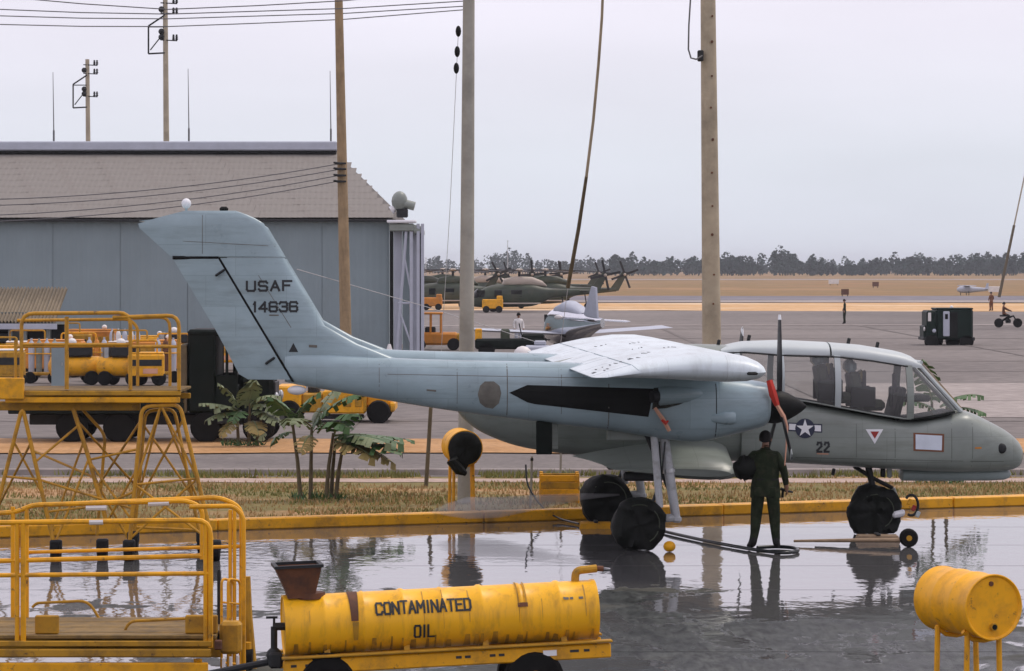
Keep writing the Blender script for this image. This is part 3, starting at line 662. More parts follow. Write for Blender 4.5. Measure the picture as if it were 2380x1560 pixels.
# fuselage: nose to rear of cockpit below the sill, then the full-height centre body
def fus(tab):
    st = []
    for px, ty, by, hw, ex in tab:
        a, b = A(px, ty), A(px, by); st.append((a.x, a.z, b.z, hw, ex))
    return [ell(x, 0, t, b, hw, ex, 40) for x, t, b, hw, ex in resample(st, 4)]
nose = fus([(2378, 1052, 1062, .02, 2), (2372, 1036, 1078, .13, 2.1), (2360, 1020, 1088, .23, 2.2), (2335, 1000, 1094, .33, 2.3), (2295, 978, 1096, .42, 2.5), (2250, 957, 1096, .48, 2.8), (2222, 955, 1096, .51, 3.4), (2170, 966, 1094, .53, 4),
            (2110, 976, 1091, .54, 4.2), (2038, 965, 1087, .54, 4.2), (1948, 948, 1081, .54, 4.2), (1873, 934, 1077, .54, 4.2), (1790, 922, 1073, .54, 4.2), (1712, 912, 1071, .54, 4.2)])
aft = fus([(1711, 803, 1071, .53, 3.4), (1650, 800, 1070, .53, 3.4), (1560, 800, 1068, .53, 3.2), (1480, 806, 1066, .52, 3), (1397, 818, 1063, .5, 2.8), (1290, 840, 1052, .45, 2.5), (1200, 862, 1036, .38, 2.3), (1130, 888, 1010, .29, 2.2), (1090, 908, 985, .2, 2), (1066, 925, 960, .09, 2), (1060, 935, 948, .02, 2)])
fu = keep('fus', MB().loft(nose + aft)).build('fuselage', M['green_grey'], ap, 40)

# cockpit floor, seats, panel
SILL = [(1712, 912), (1790, 922), (1873, 934), (1948, 948), (2038, 965), (2110, 976), (2170, 966), (2222, 955)]
EDGE = [(1666, 820), (1726, 816), (1816, 823), (1944, 826), (2025, 835), (2094, 846), (2127, 851)]
TOP = [(1660, 808), (1700, 798), (1726, 793), (1816, 790), (1920, 795), (1995, 801), (2085, 816), (2115, 828), (2130, 842)]
HWE = [(1660, .40), (1726, .45), (1816, .47), (2025, .47), (2094, .45), (2130, .42)]
fl = MB(); fl.loft([[A(px, lerp_tab(SILL, px) - 1.5) + Vector((0, y_, z_)) for y_, z_ in ((-.46, 0), (.46, 0), (.46, .03), (-.46, .03))] for px in range(1715, 2206, 35)])
fl.build('cockpit_floor', M['interior'], ap, 0)
def seat(px, py):
    b = A(px, py); s_ = MB()
    s_.box(b + Vector((.02, 0, .28)), (.16, .46, .62), .04, Matrix.Rotation(R(-9), 4, 'Y'))
    o = s_.build('ejection_seat', M['olive_cloth'], ap)
    MB().box(b + Vector((-.06, 0, .66)), (.17, .34, .2), .06).build('headrest', M['blue_grey'], o)
    MB().box(b + Vector((.1, 0, .52)), (.12, .3, .16), .05).build('parachute_pack', M['leaf_dry'], o)
    MB().box(b + Vector((.22, 0, .1)), (.42, .46, .16), .05).build('cushion', M['olive_cloth'], o)
    for s in (-1, 1):
        MB().box(b + Vector((.13, .15 * s, .36)), (.05, .07, .5), .02).build('harness_strap', M['interior'], o)
        MB().box(b + Vector((.1, .235 * s, .22)), (.36, .03, .3), .02).build('side_rail', M['dark_steel'], o)
    MB().ball(b + Vector((.02, -.14, .47)), (.05, .04, .07), 8, 6).build('fitting', M['white_paint'], o)
seat(1908, 940); seat(1984, 957)
ip = MB(); b = A(2080, 972); ip.box(b + Vector((0, 0, .22)), (.1, .8, .5), .03, Matrix.Rotation(R(14), 4, 'Y')); ip.box(b + Vector((.22, 0, .30)), (.5, .74, .1), .04)
ip.build('instrument_panel', M['interior'], ap)
MB().box(A(1925, 945) + Vector((.05, 0, .3)), (.03, .8, .55), .01).build('bulkhead_frame', M['interior'], ap)
for k, (px, py) in enumerate(((2062, 920), (2076, 890))): MB().box(A(px, py) + Vector((0, -.28 + .2 * k, 0)), (.06, .08, .3), .02).build('gunsight', M['dark_steel'], ap)

# canopy: painted roof, frames, separate panes
def roof_pt(px, f):                                     # f -1..1 across
    hw = lerp_tab(HWE, px); e_ = A(px, lerp_tab(EDGE, px), -hw); t_ = A(px, lerp_tab(TOP, px))
    a = f * math.pi / 2
    return Vector((t_.x, hw * math.copysign(abs(math.sin(a)) ** .8, a), e_.z + (t_.z - e_.z) * math.cos(a) ** .8))
def cside(px, v, sgn=-1, bulge=.085, off=0.):
    e_ = A(px, lerp_tab(EDGE, px), -.46); s_ = A(px, lerp_tab(SILL, px) - 1, -.54); hw = lerp_tab(HWE, px)
    l = (.535 * (1 - v) + hw * v) + bulge * math.sin(math.pi * v) + off
    return Vector((e_.x, sgn * l, s_.z * (1 - v) + e_.z * v))
def roof_part(p0, p1, name):
    rg = []
    n = max(3, int((p1 - p0) / 18))
    for i in range(n + 1):
        px = p0 + (p1 - p0) * i / n; up = [roof_pt(px, f / 8) for f in range(-8, 9)]
        rg.append(up + [q - Vector((0, 0, .035)) for q in reversed(up)])
    return MB().loft(rg).build(name, M['pale_paint'], ap, 40)  # paler than the body: sky brightness on the roof put into its colour
roof_part(1668, 1917, 'canopy_roof'); roof_part(1921, 2130, 'canopy_roof')
for s in (-1, 1):
    for p0, p1 in ((1716, 1806), (1822, 1937), (1953, 2106)):
        MB().grid(lambda u, v: cside(p0 + (p1 - p0) * u, v, s), 10, 8).build('canopy_pane', M['canopy_glass'], ap, 60, False)
    for pc, hwf in ((1814, 7), (1945, 7), (2113, 8), (1713, 6)):
        fr = MB(); fr.loft([[cside(pc - hwf, v / 8, s, off=.012), cside(pc + hwf, v / 8, s, off=.012), cside(pc + hwf, v / 8, s, off=-.03), cside(pc - hwf, v / 8, s, off=-.03)] for v in range(9)])
        fr.build('canopy_frame', M['pale_paint'] if pc != 2113 else M['green_grey'], ap, 50)
    MB().tube([cside(px, 0, s, off=.0) for px in range(1716, 2118, 20)], .012, 6).build('sill_rail', M['green_grey'], ap)
    MB().tube([cside(px, .97, s, off=.008) for px in range(1690, 2128, 20)], .013, 6).build('roof_rail', M['dark_steel'], ap)
    # windshield quarter pane and bar
    b0, b1 = A(2130, 843, -.36), A(2228, 953, -.24); b0.y, b1.y = s * .37, s * .25
    q0, q1 = cside(2118, 0, s), cside(2118, 1, s)
    def qp(u, v):
        w_ = cside(2120, v, s); t_ = b1.lerp(b0, v); p_ = w_.lerp(t_, u); p_.y += s * .05 * math.sin(math.pi * u) * (1 - v); return p_
    MB().grid(qp, 6, 8).build('windshield_pane', M['canopy_glass'], ap, 60, False)
    MB().tube([b1 + Vector((.03, 0, -.02)), b1.lerp(b0, .5), b0], .036, 8).build('windshield_bar', M['pale_paint'], ap)
l0, l1 = A(2130, 843), A(2229, 953)
MB().grid(lambda u, v: Vector((l1.x + (l0.x - l1.x) * v + .03 * math.cos((u - .5) * 2.4), (u - .5) * (.5 + .24 * v), l1.z + (l0.z - l1.z) * v + .02)), 8, 4).build('windshield_pane', M['canopy_glass'], ap, 60, False)
MB().tube([Vector((l0.x, y_, l0.z + .015)) for y_ in (-.37, 0, .37)], .026, 8).build('windshield_arch', M['pale_paint'], ap)

# booms with engine nacelles
BT = [(1786, 893, 978, .26, 2.2), (1778, 889, 988, .31, 2.3), (1750, 884, 998, .37, 2.5), (1707, 878, 1008, .41, 2.7), (1650, 872, 1022, .43, 2.8), (1605, 868, 1027, .43, 2.8), (1540, 862, 1020, .42, 2.8), (1437, 850, 1003, .39, 2.7), (1340, 843, 991, .36, 2.6), (1279, 841, 984, .33, 2.5), (1170, 839, 970, .30, 2.5), (1065, 837, 957, .27, 2.4), (960, 834, 941, .24, 2.3), (860, 829, 924, .20, 2.3), (780, 823, 910, .17, 2.3), (705, 822, 897, .135, 2.3), (672, 824, 890, .105, 2.4), (662, 826, 888, .098, 2.4)]
bst = []
for px, ty, by, hw, ex in BT:
    a, b = A(px, ty, -BL), A(px, by, -BL); bst.append((a.x, a.z, b.z, hw, ex))
bst = resample(bst, 3)
EXH = A(1560, 905, -BL)
for s in (-1, 1):
    mb = MB().loft([ell(x, s * BL, t, b, hw, ex, 32) for x, t, b, hw, ex in bst])
    if s < 0: keep('boom', mb)
    bo = mb.build('tail_boom', M['blue_grey'], ap, 40)
    # exhaust: dark outlet with a stub pipe on the outer side, and oil cooler scoop
    c = A(1566, 917, -BL); c.y = s * BL
    hwb = .425
    MB().loft([[Vector((c.x + dx, s * (BL + hwb - .06) + s * r_ * 1.1 * math.cos(q), c.z + dz + r_ * math.sin(q))) for q in [i * math.pi / 9 for i in range(18)]] for dx, r_, dz in ((.42, .01, .02), (.30, .07, .02), (.12, .115, .01), (-.08, .13, 0), (-.24, .135, -.01), (-.26, .115, -.01), (-.12, .10, -.01))], True, False).build('exhaust_fairing', M['blue_grey'], bo, 50)
    MB().cyl(Vector((c.x - .13, s * (BL + hwb - .06), c.z - .01)), Vector((c.x - .125, s * (BL + hwb - .06), c.z - .01)), .11, n=16).build('exhaust_outlet', M['black_paint'], bo)
    MB().tube([Vector((c.x - .1, s * (BL + hwb - .03), c.z)), Vector((c.x - .3, s * (BL + hwb + .02), c.z - .01)), Vector((c.x - .36, s * (BL + hwb + .045), c.z - .012))], [.075, .08, .085], 14).build('exhaust_pipe', M['dark_steel'], bo)
    d_ = A(1672, 968, -BL); d_.y = s * BL
    MB().loft([ell(d_.x + dx, s * (BL + .38), d_.z + .09 * k, d_.z - .09 * k, .075 * k, 2.4, 14) for dx, k in ((-.26, .1), (-.15, .75), (0, 1), (.14, 1), (.17, .82))]).build('intake_scoop', M['blue_grey'], bo)
    MB().ball(A(1790, 905, -BL) * Vector((1, 0, 1)) + Vector((-.05, s * (BL), -.0)), (.12, .16, .08), 12, 8).build('intake_lip', M['blue_grey'], bo)
    # spinner and propeller
    hub = A(1812, 945, -BL); hub.y = s * BL
    pr = MB(); pr.loft([[hub + Vector((dx, r_ * math.cos(q * math.pi / 10), r_ * math.sin(q * math.pi / 10))) for q in range(20)] for dx, r_ in ((-.16, .23), (-.05, .235), (.02, .22), (.12, .185), (.22, .13), (.31, .07), (.365, .02))])
    po = pr.build('propeller_spinner', M['black_paint'], ap, 40)
    for k in range(3):
        ang = R(90 + 120 * k + (0 if s < 0 else 38)); rd = Vector((0, math.cos(ang), math.sin(ang))); tg = Vector((0, -math.sin(ang), math.cos(ang)))
        rg = []
        for rr, ch, tw, th in ((.14, .075, 45, .07), (.26, .10, 28, .05), (.45, .19, 14, .04), (.75, .215, 8, .036), (1.05, .2, 5, .03), (1.2, .17, 4, .026), (1.27, .1, 3, .022)):
            cd_ = tg * math.cos(R(tw)) + Vector((1, 0, 0)) * math.sin(R(tw)); nd = cd_.cross(rd)
            rg.append([hub + rd * rr + cd_ * (ch / 2 * math.cos(q)) + nd * (th / 2 * math.sin(q)) for q in [i * math.pi / 5 for i in range(10)]])
        bl_ = MB().loft(rg).build('propeller_blade', M['prop'], po, 60)
        MB().loft([[hub + (q - hub) * 1.0 + (q - (hub + rd * (q - hub).dot(rd))) * .12 for q in r_] for r_ in rg[-2:]]).build('blade_tip', M['white_paint'] if k == 0 else M['pale_paint'], bl_, 60)

# fins, rudders, dorsal fillets
LEt = [(490, 548), (498, 572), (507, 592), (516, 611), (757, 755), (800, 833), (836, 928)]
TEt = [(490, 430), (496, 405), (508, 360), (521, 318), (530, 324), (600, 401), (765, 500), (870, 556), (884, 580)]
def hinge(y): return 508 + (y - 598) * (680 - 508) / (885 - 598)
AF = [(0, 0), (.012, .16), (.04, .30), (.1, .43), (.22, .5), (.38, .48), (.6, .35), (.8, .2), (.95, .06), (1, .012)]
def fsec(y, xa, xb, th, s, f0=0., f1=1., tot=None):     # section from leading edge xa back to xb, slice f0..f1 of the airfoil of full chord
    a, b = A(xa, y, -BL), A(xb, y, -BL); up = []
    pts = [f for f, _ in AF if f0 < f < f1]; pts = [f0] + pts + [f1]
    for f in pts: up.append((f, lerp_tab(AF, f)))
    ring = []
    def P_(f, w): q = (f - f0) / (f1 - f0); p_ = a.lerp(b, q); return Vector((p_.x, s * BL + w * th, p_.z))
    ring += [P_(f, w) for f, w in up] + [P_(f, -w) for f, w in reversed(up)]
    return ring
def tt(y): return .10 + .07 * max(0, min(1, (y - 500) / 330))
for s in (-1, 1):
    lo = [fsec(y, lerp_tab(LEt, y), hinge(y) + 3, tt(y) * (1 if y < 790 else .9), s, 0, .62) for y in (836, 815, 800, 780, 757, 720, 680, 640, 606, 600)]
    hi = [fsec(y, lerp_tab(LEt, y), lerp_tab(TEt, y), tt(y) * k, s) for y, k in ((596, 1), (570, 1), (545, 1), (530, 1), (520, .98), (508, .92), (499, .75), (493, .45), (490, .1))]
    mb = MB().loft(hi)
    mb.loft(lo)
    lowfin = [fsec(y, min(lerp_tab(LEt, 836), 900), hinge(y) + 3, .17, s, .2, .62) for y in (889, 870, 850, 836)]
    if s < 0: keep('fin', mb)
    fo = mb.build('tail_fin', M['blue_grey'], ap, 40)
    rt = lambda y: tt(y) + max(0, min(1, (y - 770) / 55)) * .13
    rd_ = MB().loft([fsec(y, hinge(y) - 3, lerp_tab(TEt, y), rt(y), s, .63, 1) for y in (602, 640, 700, 765, 790, 810, 825, 850, 870, 882)])
    ro = rd_.build('rudder', M['blue_grey'], fo, 40)
    if s < 0: keep('rudder', rd_)
    MB().loft([fsec(y, hinge(y) + 3, hinge(y) - 3, (tt(y) + max(0, min(1, (y - 770) / 55)) * .17) * .93, s, .60, .66) for y in (598, 700, 770, 800, 825, 850, 887)]).build('hinge_gap', M['black_paint'], fo, 0)
    MB().tube([A(401, 599, -BL) * Vector((1, 0, 1)) + Vector((0, s * BL, 0)), A(508, 599, -BL) * Vector((1, 0, 1)) + Vector((0, s * BL, 0))], .028, 6).build('hinge_gap', M['black_paint'], fo)
    for px, py in ((512, 634), (628, 838)):
        p_ = A(px, py, -BL); p_.y = s * (BL + .085); MB().box(p_, (.16, .05, .035), .012, Matrix.Rotation(R(-35), 4, 'Y')).build('hinge_arm', M['dark_steel'], ro)
    p_ = A(690, 907, -BL); p_.y = s * BL; MB().ball(p_, (.13, .06, .065), 12, 8).build('tail_bumper', M['white_paint'], bo if s > 0 else ap)
# tailplane on top of the fins
zt_ = A(430, 507, -BL)
def tsec(l, f0, f1, k=1.):
    xle, xte = A(560, 507, -BL).x, A(322, 519, -BL).x; c_ = xle - xte; ring = []
    fs = [f0] + [f for f, _ in AF if f0 < f < f1] + [f1]
    up = [(f, lerp_tab(AF, f) * .13 * k) for f in fs]
    return [Vector((xle - f * c_, l, zt_.z + .01 + w - .05 * f)) for f, w in up] + [Vector((xle - f * c_, l, zt_.z + .01 - w - .05 * f)) for f, w in reversed(up)]
MB().loft([tsec(l, 0, .68) for l in (-BL + .05, 0, BL - .05)]).build('tailplane', M['blue_grey'], ap, 40)
MB().loft([tsec(l, .69, 1) for l in (-BL + .09, 0, BL - .09)]).build('elevator', M['blue_grey'], ap, 40)
MB().ball(A(433, 470, 0) - Vector((0, 0, .02)), (.07, .07, .075), 12, 8).build('tail_beacon', M['white_paint'], ap)
MB().cyl(A(433, 478, 0), A(433, 505, 0), .02, n=6).build('beacon_stalk', M['blue_grey'], ap)
MB().box(A(520, 486, -BL) + Vector((0, .1, 0)), (.12, .08, .07), .025).build('antenna', M['black_paint'], ap)

# wing
WL = 6.1; wLE, wTE = A(1787, 868, -WL), A(1379, 881, -WL); CH = wLE.x - wTE.x
def wsec(l, f0=0., f1=1., k=1., inset=0.):
    fs = [f0] + [f for f, _ in AF if f0 < f < f1] + [f1]
    cam_ = lambda f: .035 * CH * math.sin(math.pi * min(1, f * .9 + .05))
    c0 = inset
    def P_(f, w): 
        ff = .5 + (f - .5) * (1 - c0); return Vector((wLE.x - ff * CH, l, wLE.z + (wTE.z - wLE.z) * ff + cam_(f) + w))
    up = [(f, lerp_tab(AF, f) * .40 * k) for f in fs]
    return [P_(f, w) for f, w in up] + [P_(f, -w * .82) for f, w in reversed(up)]
tips = [(6.1, .06, .16), (6.085, .35, .08), (6.04, .6, .035), (5.96, .78, .012), (5.84, .91, 0), (5.7, .98, 0)]
secs = [wsec(-l, 0, .76, k, i_) for l, k, i_ in tips] + [wsec(l, 0, .76) for l in (-5.4, -3.9, -2.6, -BL, -1.2, 0, 1.2, BL, 2.6, 3.9, 5.4)] + [wsec(l, 0, .76, k, i_) for l, k, i_ in reversed(tips)]
mb = keep('wing', MB().loft(secs)); wg = mb.build('wing', M['wing_lit_paint'], ap, 40)
for s in (-1, 1):
    for a, b, nm in ((.56, 1.9, 'flap'), (2.58, 3.88, 'flap'), (3.91, 5.66, 'aileron')):
        MB().loft([wsec(s * l, .772, 1) for l in (a, (a + b) / 2, b)]).build(nm, M['wing_lit_paint'], wg, 40)
    MB().loft([wsec(s * l, .765, 1, k, i_) for l, k, i_ in reversed(tips)]).build('wing_tip', M['wing_lit_paint'], wg, 40)
    MB().loft([wsec(s * l, .765, 1) for l in (1.94, 2.54)]).build('boom_fairing', M['wing_lit_paint'], wg, 40)
    MB().loft([ell(x, s * 5.98, z + .03, z - .03, w_, 2, 10) for x, z, w_ in ((wLE.x - .32, wLE.z - .0, .01), (wLE.x - .26, wLE.z - .0, .16), (wLE.x - .17, wLE.z + .0, .165), (wLE.x - .1, wLE.z, .05))]).build('navigation_light', M['black_paint'], wg)
MB().loft([wsec(l, .765, 1) for l in (-.53, .53)]).build('center_fairing', M['wing_lit_paint'], wg, 40)
# dark stencils and scuffs on the upper wing skin
def on_top(x, l):
    h_ = SURF['wing'].ray_cast(Vector((x, l, 6)), Vector((0, 0, -1))); return h_[0] if h_[0] is not None else None
random.seed(3)
for fx, l, a, n_ in ((.88, -5.2, 0, 5), (.80, -4.6, 0, 4), (.66, -4.3, 0, 4), (.55, -3.4, 0, 3), (.5, -1.5, 0, 3), (.42, .6, 0, 3), (.60, 1.6, 0, 3), (.36, -2.5, 0, 3)):
    st_ = MB()
    for k in range(n_):
        x_ = wLE.x - CH * (fx + .035 * k * random.uniform(.6, 1.2)); l_ = l + random.uniform(-.12, .12)
        p_ = on_top(x_, l_) if fx + .04 * k < .76 else None
        if p_ is None:
            f_ = (wLE.x - x_) / CH; p_ = Vector((x_, l_, wLE.z + (wTE.z - wLE.z) * f_ + .035 * CH * math.sin(math.pi * min(1, f_ * .9 + .05)) + lerp_tab(AF, f_) * .40))
        st_.box(p_ + Vector((0, 0, .003)), (random.uniform(.012, .03), random.uniform(.06, .2), .005), 0, random.uniform(-.3, .3))
    st_.build('wing_stencil', M['stencil'], wg, 0)

# sponsons under the body
for s in (-1, 1):
    def sp_sec(l, pa, pb, ya, yb, th):
        a, b = A(pa, ya, -abs(l)), A(pb, yb, -abs(l)); a.y = b.y = l
        return [a.lerp(b, f) + Vector((0, 0, w * th)) for f, w in AF] + [a.lerp(b, f) - Vector((0, 0, w * th)) for f, w in reversed(AF)]
    so = MB().loft([sp_sec(s * .42, 1690, 1330, 1046, 1060, .36), sp_sec(s * .8, 1697, 1370, 1064, 1070, .34), sp_sec(s * 1.25, 1706, 1400, 1085, 1080, .30), sp_sec(s * 1.48, 1712, 1415, 1098, 1088, .24), sp_sec(s * 1.56, 1700, 1430, 1102, 1092, .1)]).build('sponson', M['green_grey'], ap, 40)
    g0, g1 = A(1716, 1102, -1.3), A(1672, 1098, -1.3); g0.y = g1.y = s * 1.3
    MB().tube([g1, g1.lerp(g0, .6), g0], [.11, .075, .02], 12).build('gun_fairing', M['green_grey'], so)
    MB().box(A(1490, 1086, -1.25) * Vector((1, 0, 1)) + Vector((0, s * 1.25, -.13)), (.5, .1, .13), .03).build('pylon', M['dark_steel'], so)

# landing gear: oleo leg, brace, trailing arm, wheel under canvas cover
def wheel(c, r, w, parent, cover, seed, bag=1.0, label=None):
    wo = MB().loft([[c + Vector((r_ * math.cos(q), y_, r_ * math.sin(q))) for q in [i * math.pi / 12 for i in range(24)]] for y_, r_ in ((-w / 2, r * .55), (-w / 2, r * .86), (-w * .38, r * .96), (-w * .2, r), (w * .2, r), (w * .38, r * .96), (w / 2, r * .86), (w / 2, r * .55))]).build('wheel', M['rubber'], parent, 40)
    MB().loft([[c + Vector((r_ * math.cos(q), y_, r_ * math.sin(q))) for q in [i * math.pi / 10 for i in range(20)]] for y_, r_ in ((-w / 2 - .01, r * .12), (-w / 2 - .02, r * .3), (-w / 2 + .01, r * .53), (w / 2 - .01, r * .53), (w / 2 + .02, r * .3), (w / 2 + .01, r * .12))]).build('hub', M['strut'], wo, 40)
    if cover:
        rg = []
        for y_, k in ((-.52, .05), (-.53, .25), (-.5, .5), (-.52, .72), (-.48, .9), (-.4, 1.0), (-.22, 1.05), (0, 1.07), (.22, 1.05), (.4, 1.0), (.48, .9), (.52, .72), (.5, .5), (.53, .25), (.52, .05)):
            ring = []
            for i in range(36):
                q = 2 * math.pi * i / 36; rr = r * k * bag * (1.02 + .16 * noise.noise((math.cos(q) * 1.3 + seed, math.sin(q) * 1.3, y_ * 1.5)) + .07 * noise.noise((math.cos(q) * 4.2 + seed, math.sin(q) * 4.2, y_ * 5)))
                z_ = rr * math.sin(q)
                ring.append(c + Vector((rr * math.cos(q), y_ * (w + .16) + .09 * noise.noise((math.cos(q) * k * 3.5, math.sin(q) * k * 3.5, y_ * 2 + seed)), max(z_, -r + .008 + .012 * math.sin(i * 2.1)))))
            rg.append(ring)
        MB().loft(rg).build('wheel_cover', M['canvas'], wo, 50)
        MB().tube([c + Vector((r * .8 * math.cos(q), -w / 2 - .10 + .02 * math.sin(5 * q + seed), r * .78 * math.sin(q) + .02)) for q in [R(a) for a in range(-60, 150, 15)]], .009, 5).build('cover_rope', M['olive_cloth'], wo)
    return wo
for s in (-1, 1):
    def Q(px, py, dl=0.0):
        p_ = A(px, py, -BL); p_.y = s * (BL + dl); return p_
    top_, bot = Q(1541, 1006), Q(1571, 1203)
    lg = MB().tube([top_, top_.lerp(bot, .5), bot], [.075, .07, .062], 14).build('gear_leg', M['strut'], ap)
    MB().cyl(top_.lerp(bot, .42), top_.lerp(bot, .47), .09, n=14).build('collar', M['steel'], lg)
    MB().tube([Q(1518, 1008, .1), Q(1531, 1178, .12)], .052, 10).build('gear_leg_brace', M['strut'], lg)
    MB().tube([Q(1502, 1006, -.1), Q(1560, 1150, -.02)], .03, 8).build('drag_link', M['dark_steel'], lg)
    wc = Q(1482, 1220, .02); wc.z = .352
    MB().tube([bot, bot.lerp(wc, .5) + Vector((0, 0, .03)), wc], [.06, .055, .05], 10).build('trailing_arm', M['strut'], lg)
    MB().box(bot + Vector((0.01, 0, -.02)), (.13, .13, .1), .03).build('knuckle', M['strut'], lg)
    for k in range(3): MB().tube([top_.lerp(bot, .1) + Vector((-.08 * k, .09 * s, 0)), top_.lerp(bot, .5) + Vector((-.12, .1 * s, -.06 * k)), wc + Vector((.1, .12 * s, .1))], .012, 5).build('brake_line', M['hose'], lg)
    wheel(wc, .345, .27, lg, True, 3.3 * s, 1.0 if s < 0 else 1.05)
    # open rear gear door
    d0 = Q(1263, 1013, .12); MB().box(d0 + Vector((0, 0, -.02)), (.22, .03, .46), .012).build('gear_door', M['truck_green'], ap)
    MB().box(Q(1290, 1012, -.05) + Vector((0, 0, 0)), (.09, .05, .4), .015).build('gear_door', M['green_grey'], ap)
    MB().box(Q(1470, 1009, -.12), (.7, .04, .2), .02).build('gear_door', M['green_grey'], ap)
# nose gear
nt_, nb = A(2018, 1084), A(2034, 1158); nw = A(2031, 1193); nw.z = .33
ng = MB().tube([nt_, nb, nw + Vector((0, -.14, .1))], [.05, .045, .04], 12).build('nose_gear_leg', M['dark_steel'], ap)
MB().tube([A(1985, 1084), A(2030, 1112), A(2075, 1135)], .03, 8).build('drag_brace', M['dark_steel'], ng)
MB().tube([A(2075, 1135), A(2086, 1165), A(2092, 1180)], .035, 8).build('torque_link', M['green_grey'], ng)
for k, (px, py) in enumerate(((2052, 1096), (2070, 1098))): MB().box(A(px, py) + Vector((0, .1 * k, 0)), (.07, .05, .17), .015).build('nose_gear_door', M['dark_steel'] if k == 0 else M['pale_paint'], ng)
MB().loft([[A(2068 + 28 * t, 1195 - 6 * t) + Vector((0, -.22, r_ * 0)) + Vector((0, r_ * math.cos(q), r_ * math.sin(q))) for q in [i * .785 for i in range(8)]] for t, r_ in ((0, .02), (.15, .05), (.85, .055), (1, .03))]).build('tow_fitting', M['white_paint'], ng)
rl = MB(); c_ = A(2112, 1172) + Vector((0, -.2, 0)); rl.tube([c_ + Vector((.10 * math.cos(q), 0, .15 * math.sin(q))) for q in [R(a) for a in range(-120, 160, 20)]], .02, 8); rl.build('tow_ring', M['dark_steel'], ng)
for k, m_ in enumerate(('yellow', 'insignia_red', 'pale_paint')): MB().box(c_ + Vector((-.03 + .06 * k, -.03, .05 - .09 * k)), (.06, .03, .09), .01, Matrix.Rotation(R(25), 4, 'Y')).build('streamer_tag', M[m_], ng)
wheel(nw, .32, .2, ng, True, 9.1, 1.16)
# long pale fairing under the nose
a_, b_ = A(2094, 1104), A(2354, 1104)
MB().loft([ell(a_.x + (b_.x - a_.x) * t, .12, a_.z + .095 * k, a_.z - .095 * k, .16 * k, 2.6, 18) for t, k in ((0, .5), (.02, .95), (.3, 1), (.8, 1), (.93, .9), (.98, .6), (1, .1))]).build('belly_fairing', M['fairing'], ap, 40)
for px in (2150, 2345): MB().box(A(px, 1095) + Vector((0, .12, .0)), (.06, .06, .12), .01).build('fairing_strut', M['dark_steel'], ap)
# small blade antennas and roof bumps
for px, py, l in ((1937, 1100, 0), (1745, 790, .2), (1975, 797, .1), (2042, 806, .1), (1668, 800, -.1)):
    p_ = A(px, py); p_.y = l; MB().box(p_ + Vector((0, 0, .02)), (.05, .03, .1), .01, Matrix.Rotation(R(12), 4, 'Y')).build('blade_antenna', M['dark_steel'], ap)
MB().tube([A(1668, 818, -.25), A(1690, 806, -.25), A(1720, 818, -.3)], .018, 6).build('grab_handle', M['pale_paint'], ap)
# tie-down strap on the near propeller and exhaust cover streamers
stp = A(1793, 880, -BL - .3); MB().tube([A(1788, 884, -BL - .34), A(1797, 918, -BL - .36), A(1806, 942, -BL - .33)], [.045, .06, .04], 6).build('propeller_strap', M['red_cloth'], ap)
MB().tube([A(1806, 942, -BL - .34), A(1821, 968, -BL - .34), A(1829, 992, -BL - .36), A(1828, 1030, -BL - .36), A(1824, 1082, -BL - .38)], [.03, .035, .022, .012, .008], 6).build('strap_tail', M['tan_cloth'], ap)
MB().tube([A(1522, 948, -BL - .45), A(1541, 975, -BL - .46), A(1556, 1002, -BL - .46)], [.025, .035, .03], 6).build('exhaust_streamer', M['tan_cloth'], ap)
MB().tube([A(1538, 976, -BL - .49), A(1548, 984, -BL - .49), A(1553, 978, -BL - .48)], [.02, .03, .012], 6).build('streamer_flag', M['red_cloth'], ap)

# ---- markings laid on the skin
def skin(surf, px, py, off=.004):
    p_ = A(px, py, -BL if surf in ('boom', 'fin', 'rudder') else -.54)
    h_ = SURF[surf].ray_cast(Vector((p_.x, -9, p_.z)), Vector((0, 1, 0)))
    if h_[0] is None: return None
    n_ = h_[1]; n_ = n_ if n_.y < 0 else -n_
    return h_[0] + n_ * off
def decal(name, surf, poly, m, off=.004, step=6, parent=ap):
    # triangulate fan-wise on a fine grid: clip grid cells to the polygon
    xs = [p_[0] for p_ in poly]; ys = [p_[1] for p_ in poly]; mb = MB()
    nx = max(1, int((max(xs) - min(xs)) / step)); ny = max(1, int((max(ys) - min(ys)) / step))
    for i in range(nx):
        for j in range(ny):
            x0, x1 = min(xs) + (max(xs) - min(xs)) * i / nx, min(xs) + (max(xs) - min(xs)) * (i + 1) / nx
            y0, y1 = min(ys) + (max(ys) - min(ys)) * j / ny, min(ys) + (max(ys) - min(ys)) * (j + 1) / ny
            cell = [(x0, y0), (x1, y0), (x1, y1), (x0, y1)]
            n = len(poly); area = sum(poly[k][0] * poly[(k + 1) % n][1] - poly[(k + 1) % n][0] * poly[k][1] for k in range(n))
            for k in range(n):
                a, b = poly[k], poly[(k + 1) % n]; sg = -1 if area > 0 else 1
                cell = clip(cell, lambda p_: sg * ((b[0] - a[0]) * (p_[1] - a[1]) - (b[1] - a[1]) * (p_[0] - a[0])))
                if len(cell) < 3: break
            if len(cell) < 3: continue
            pts = [skin(surf, *p_, off) for p_ in cell]
            if any(p_ is None for p_ in pts): continue
            mb.add(pts, [tuple(range(len(pts)))])
    if mb.v: return mb.build(name, m, parent, 0)
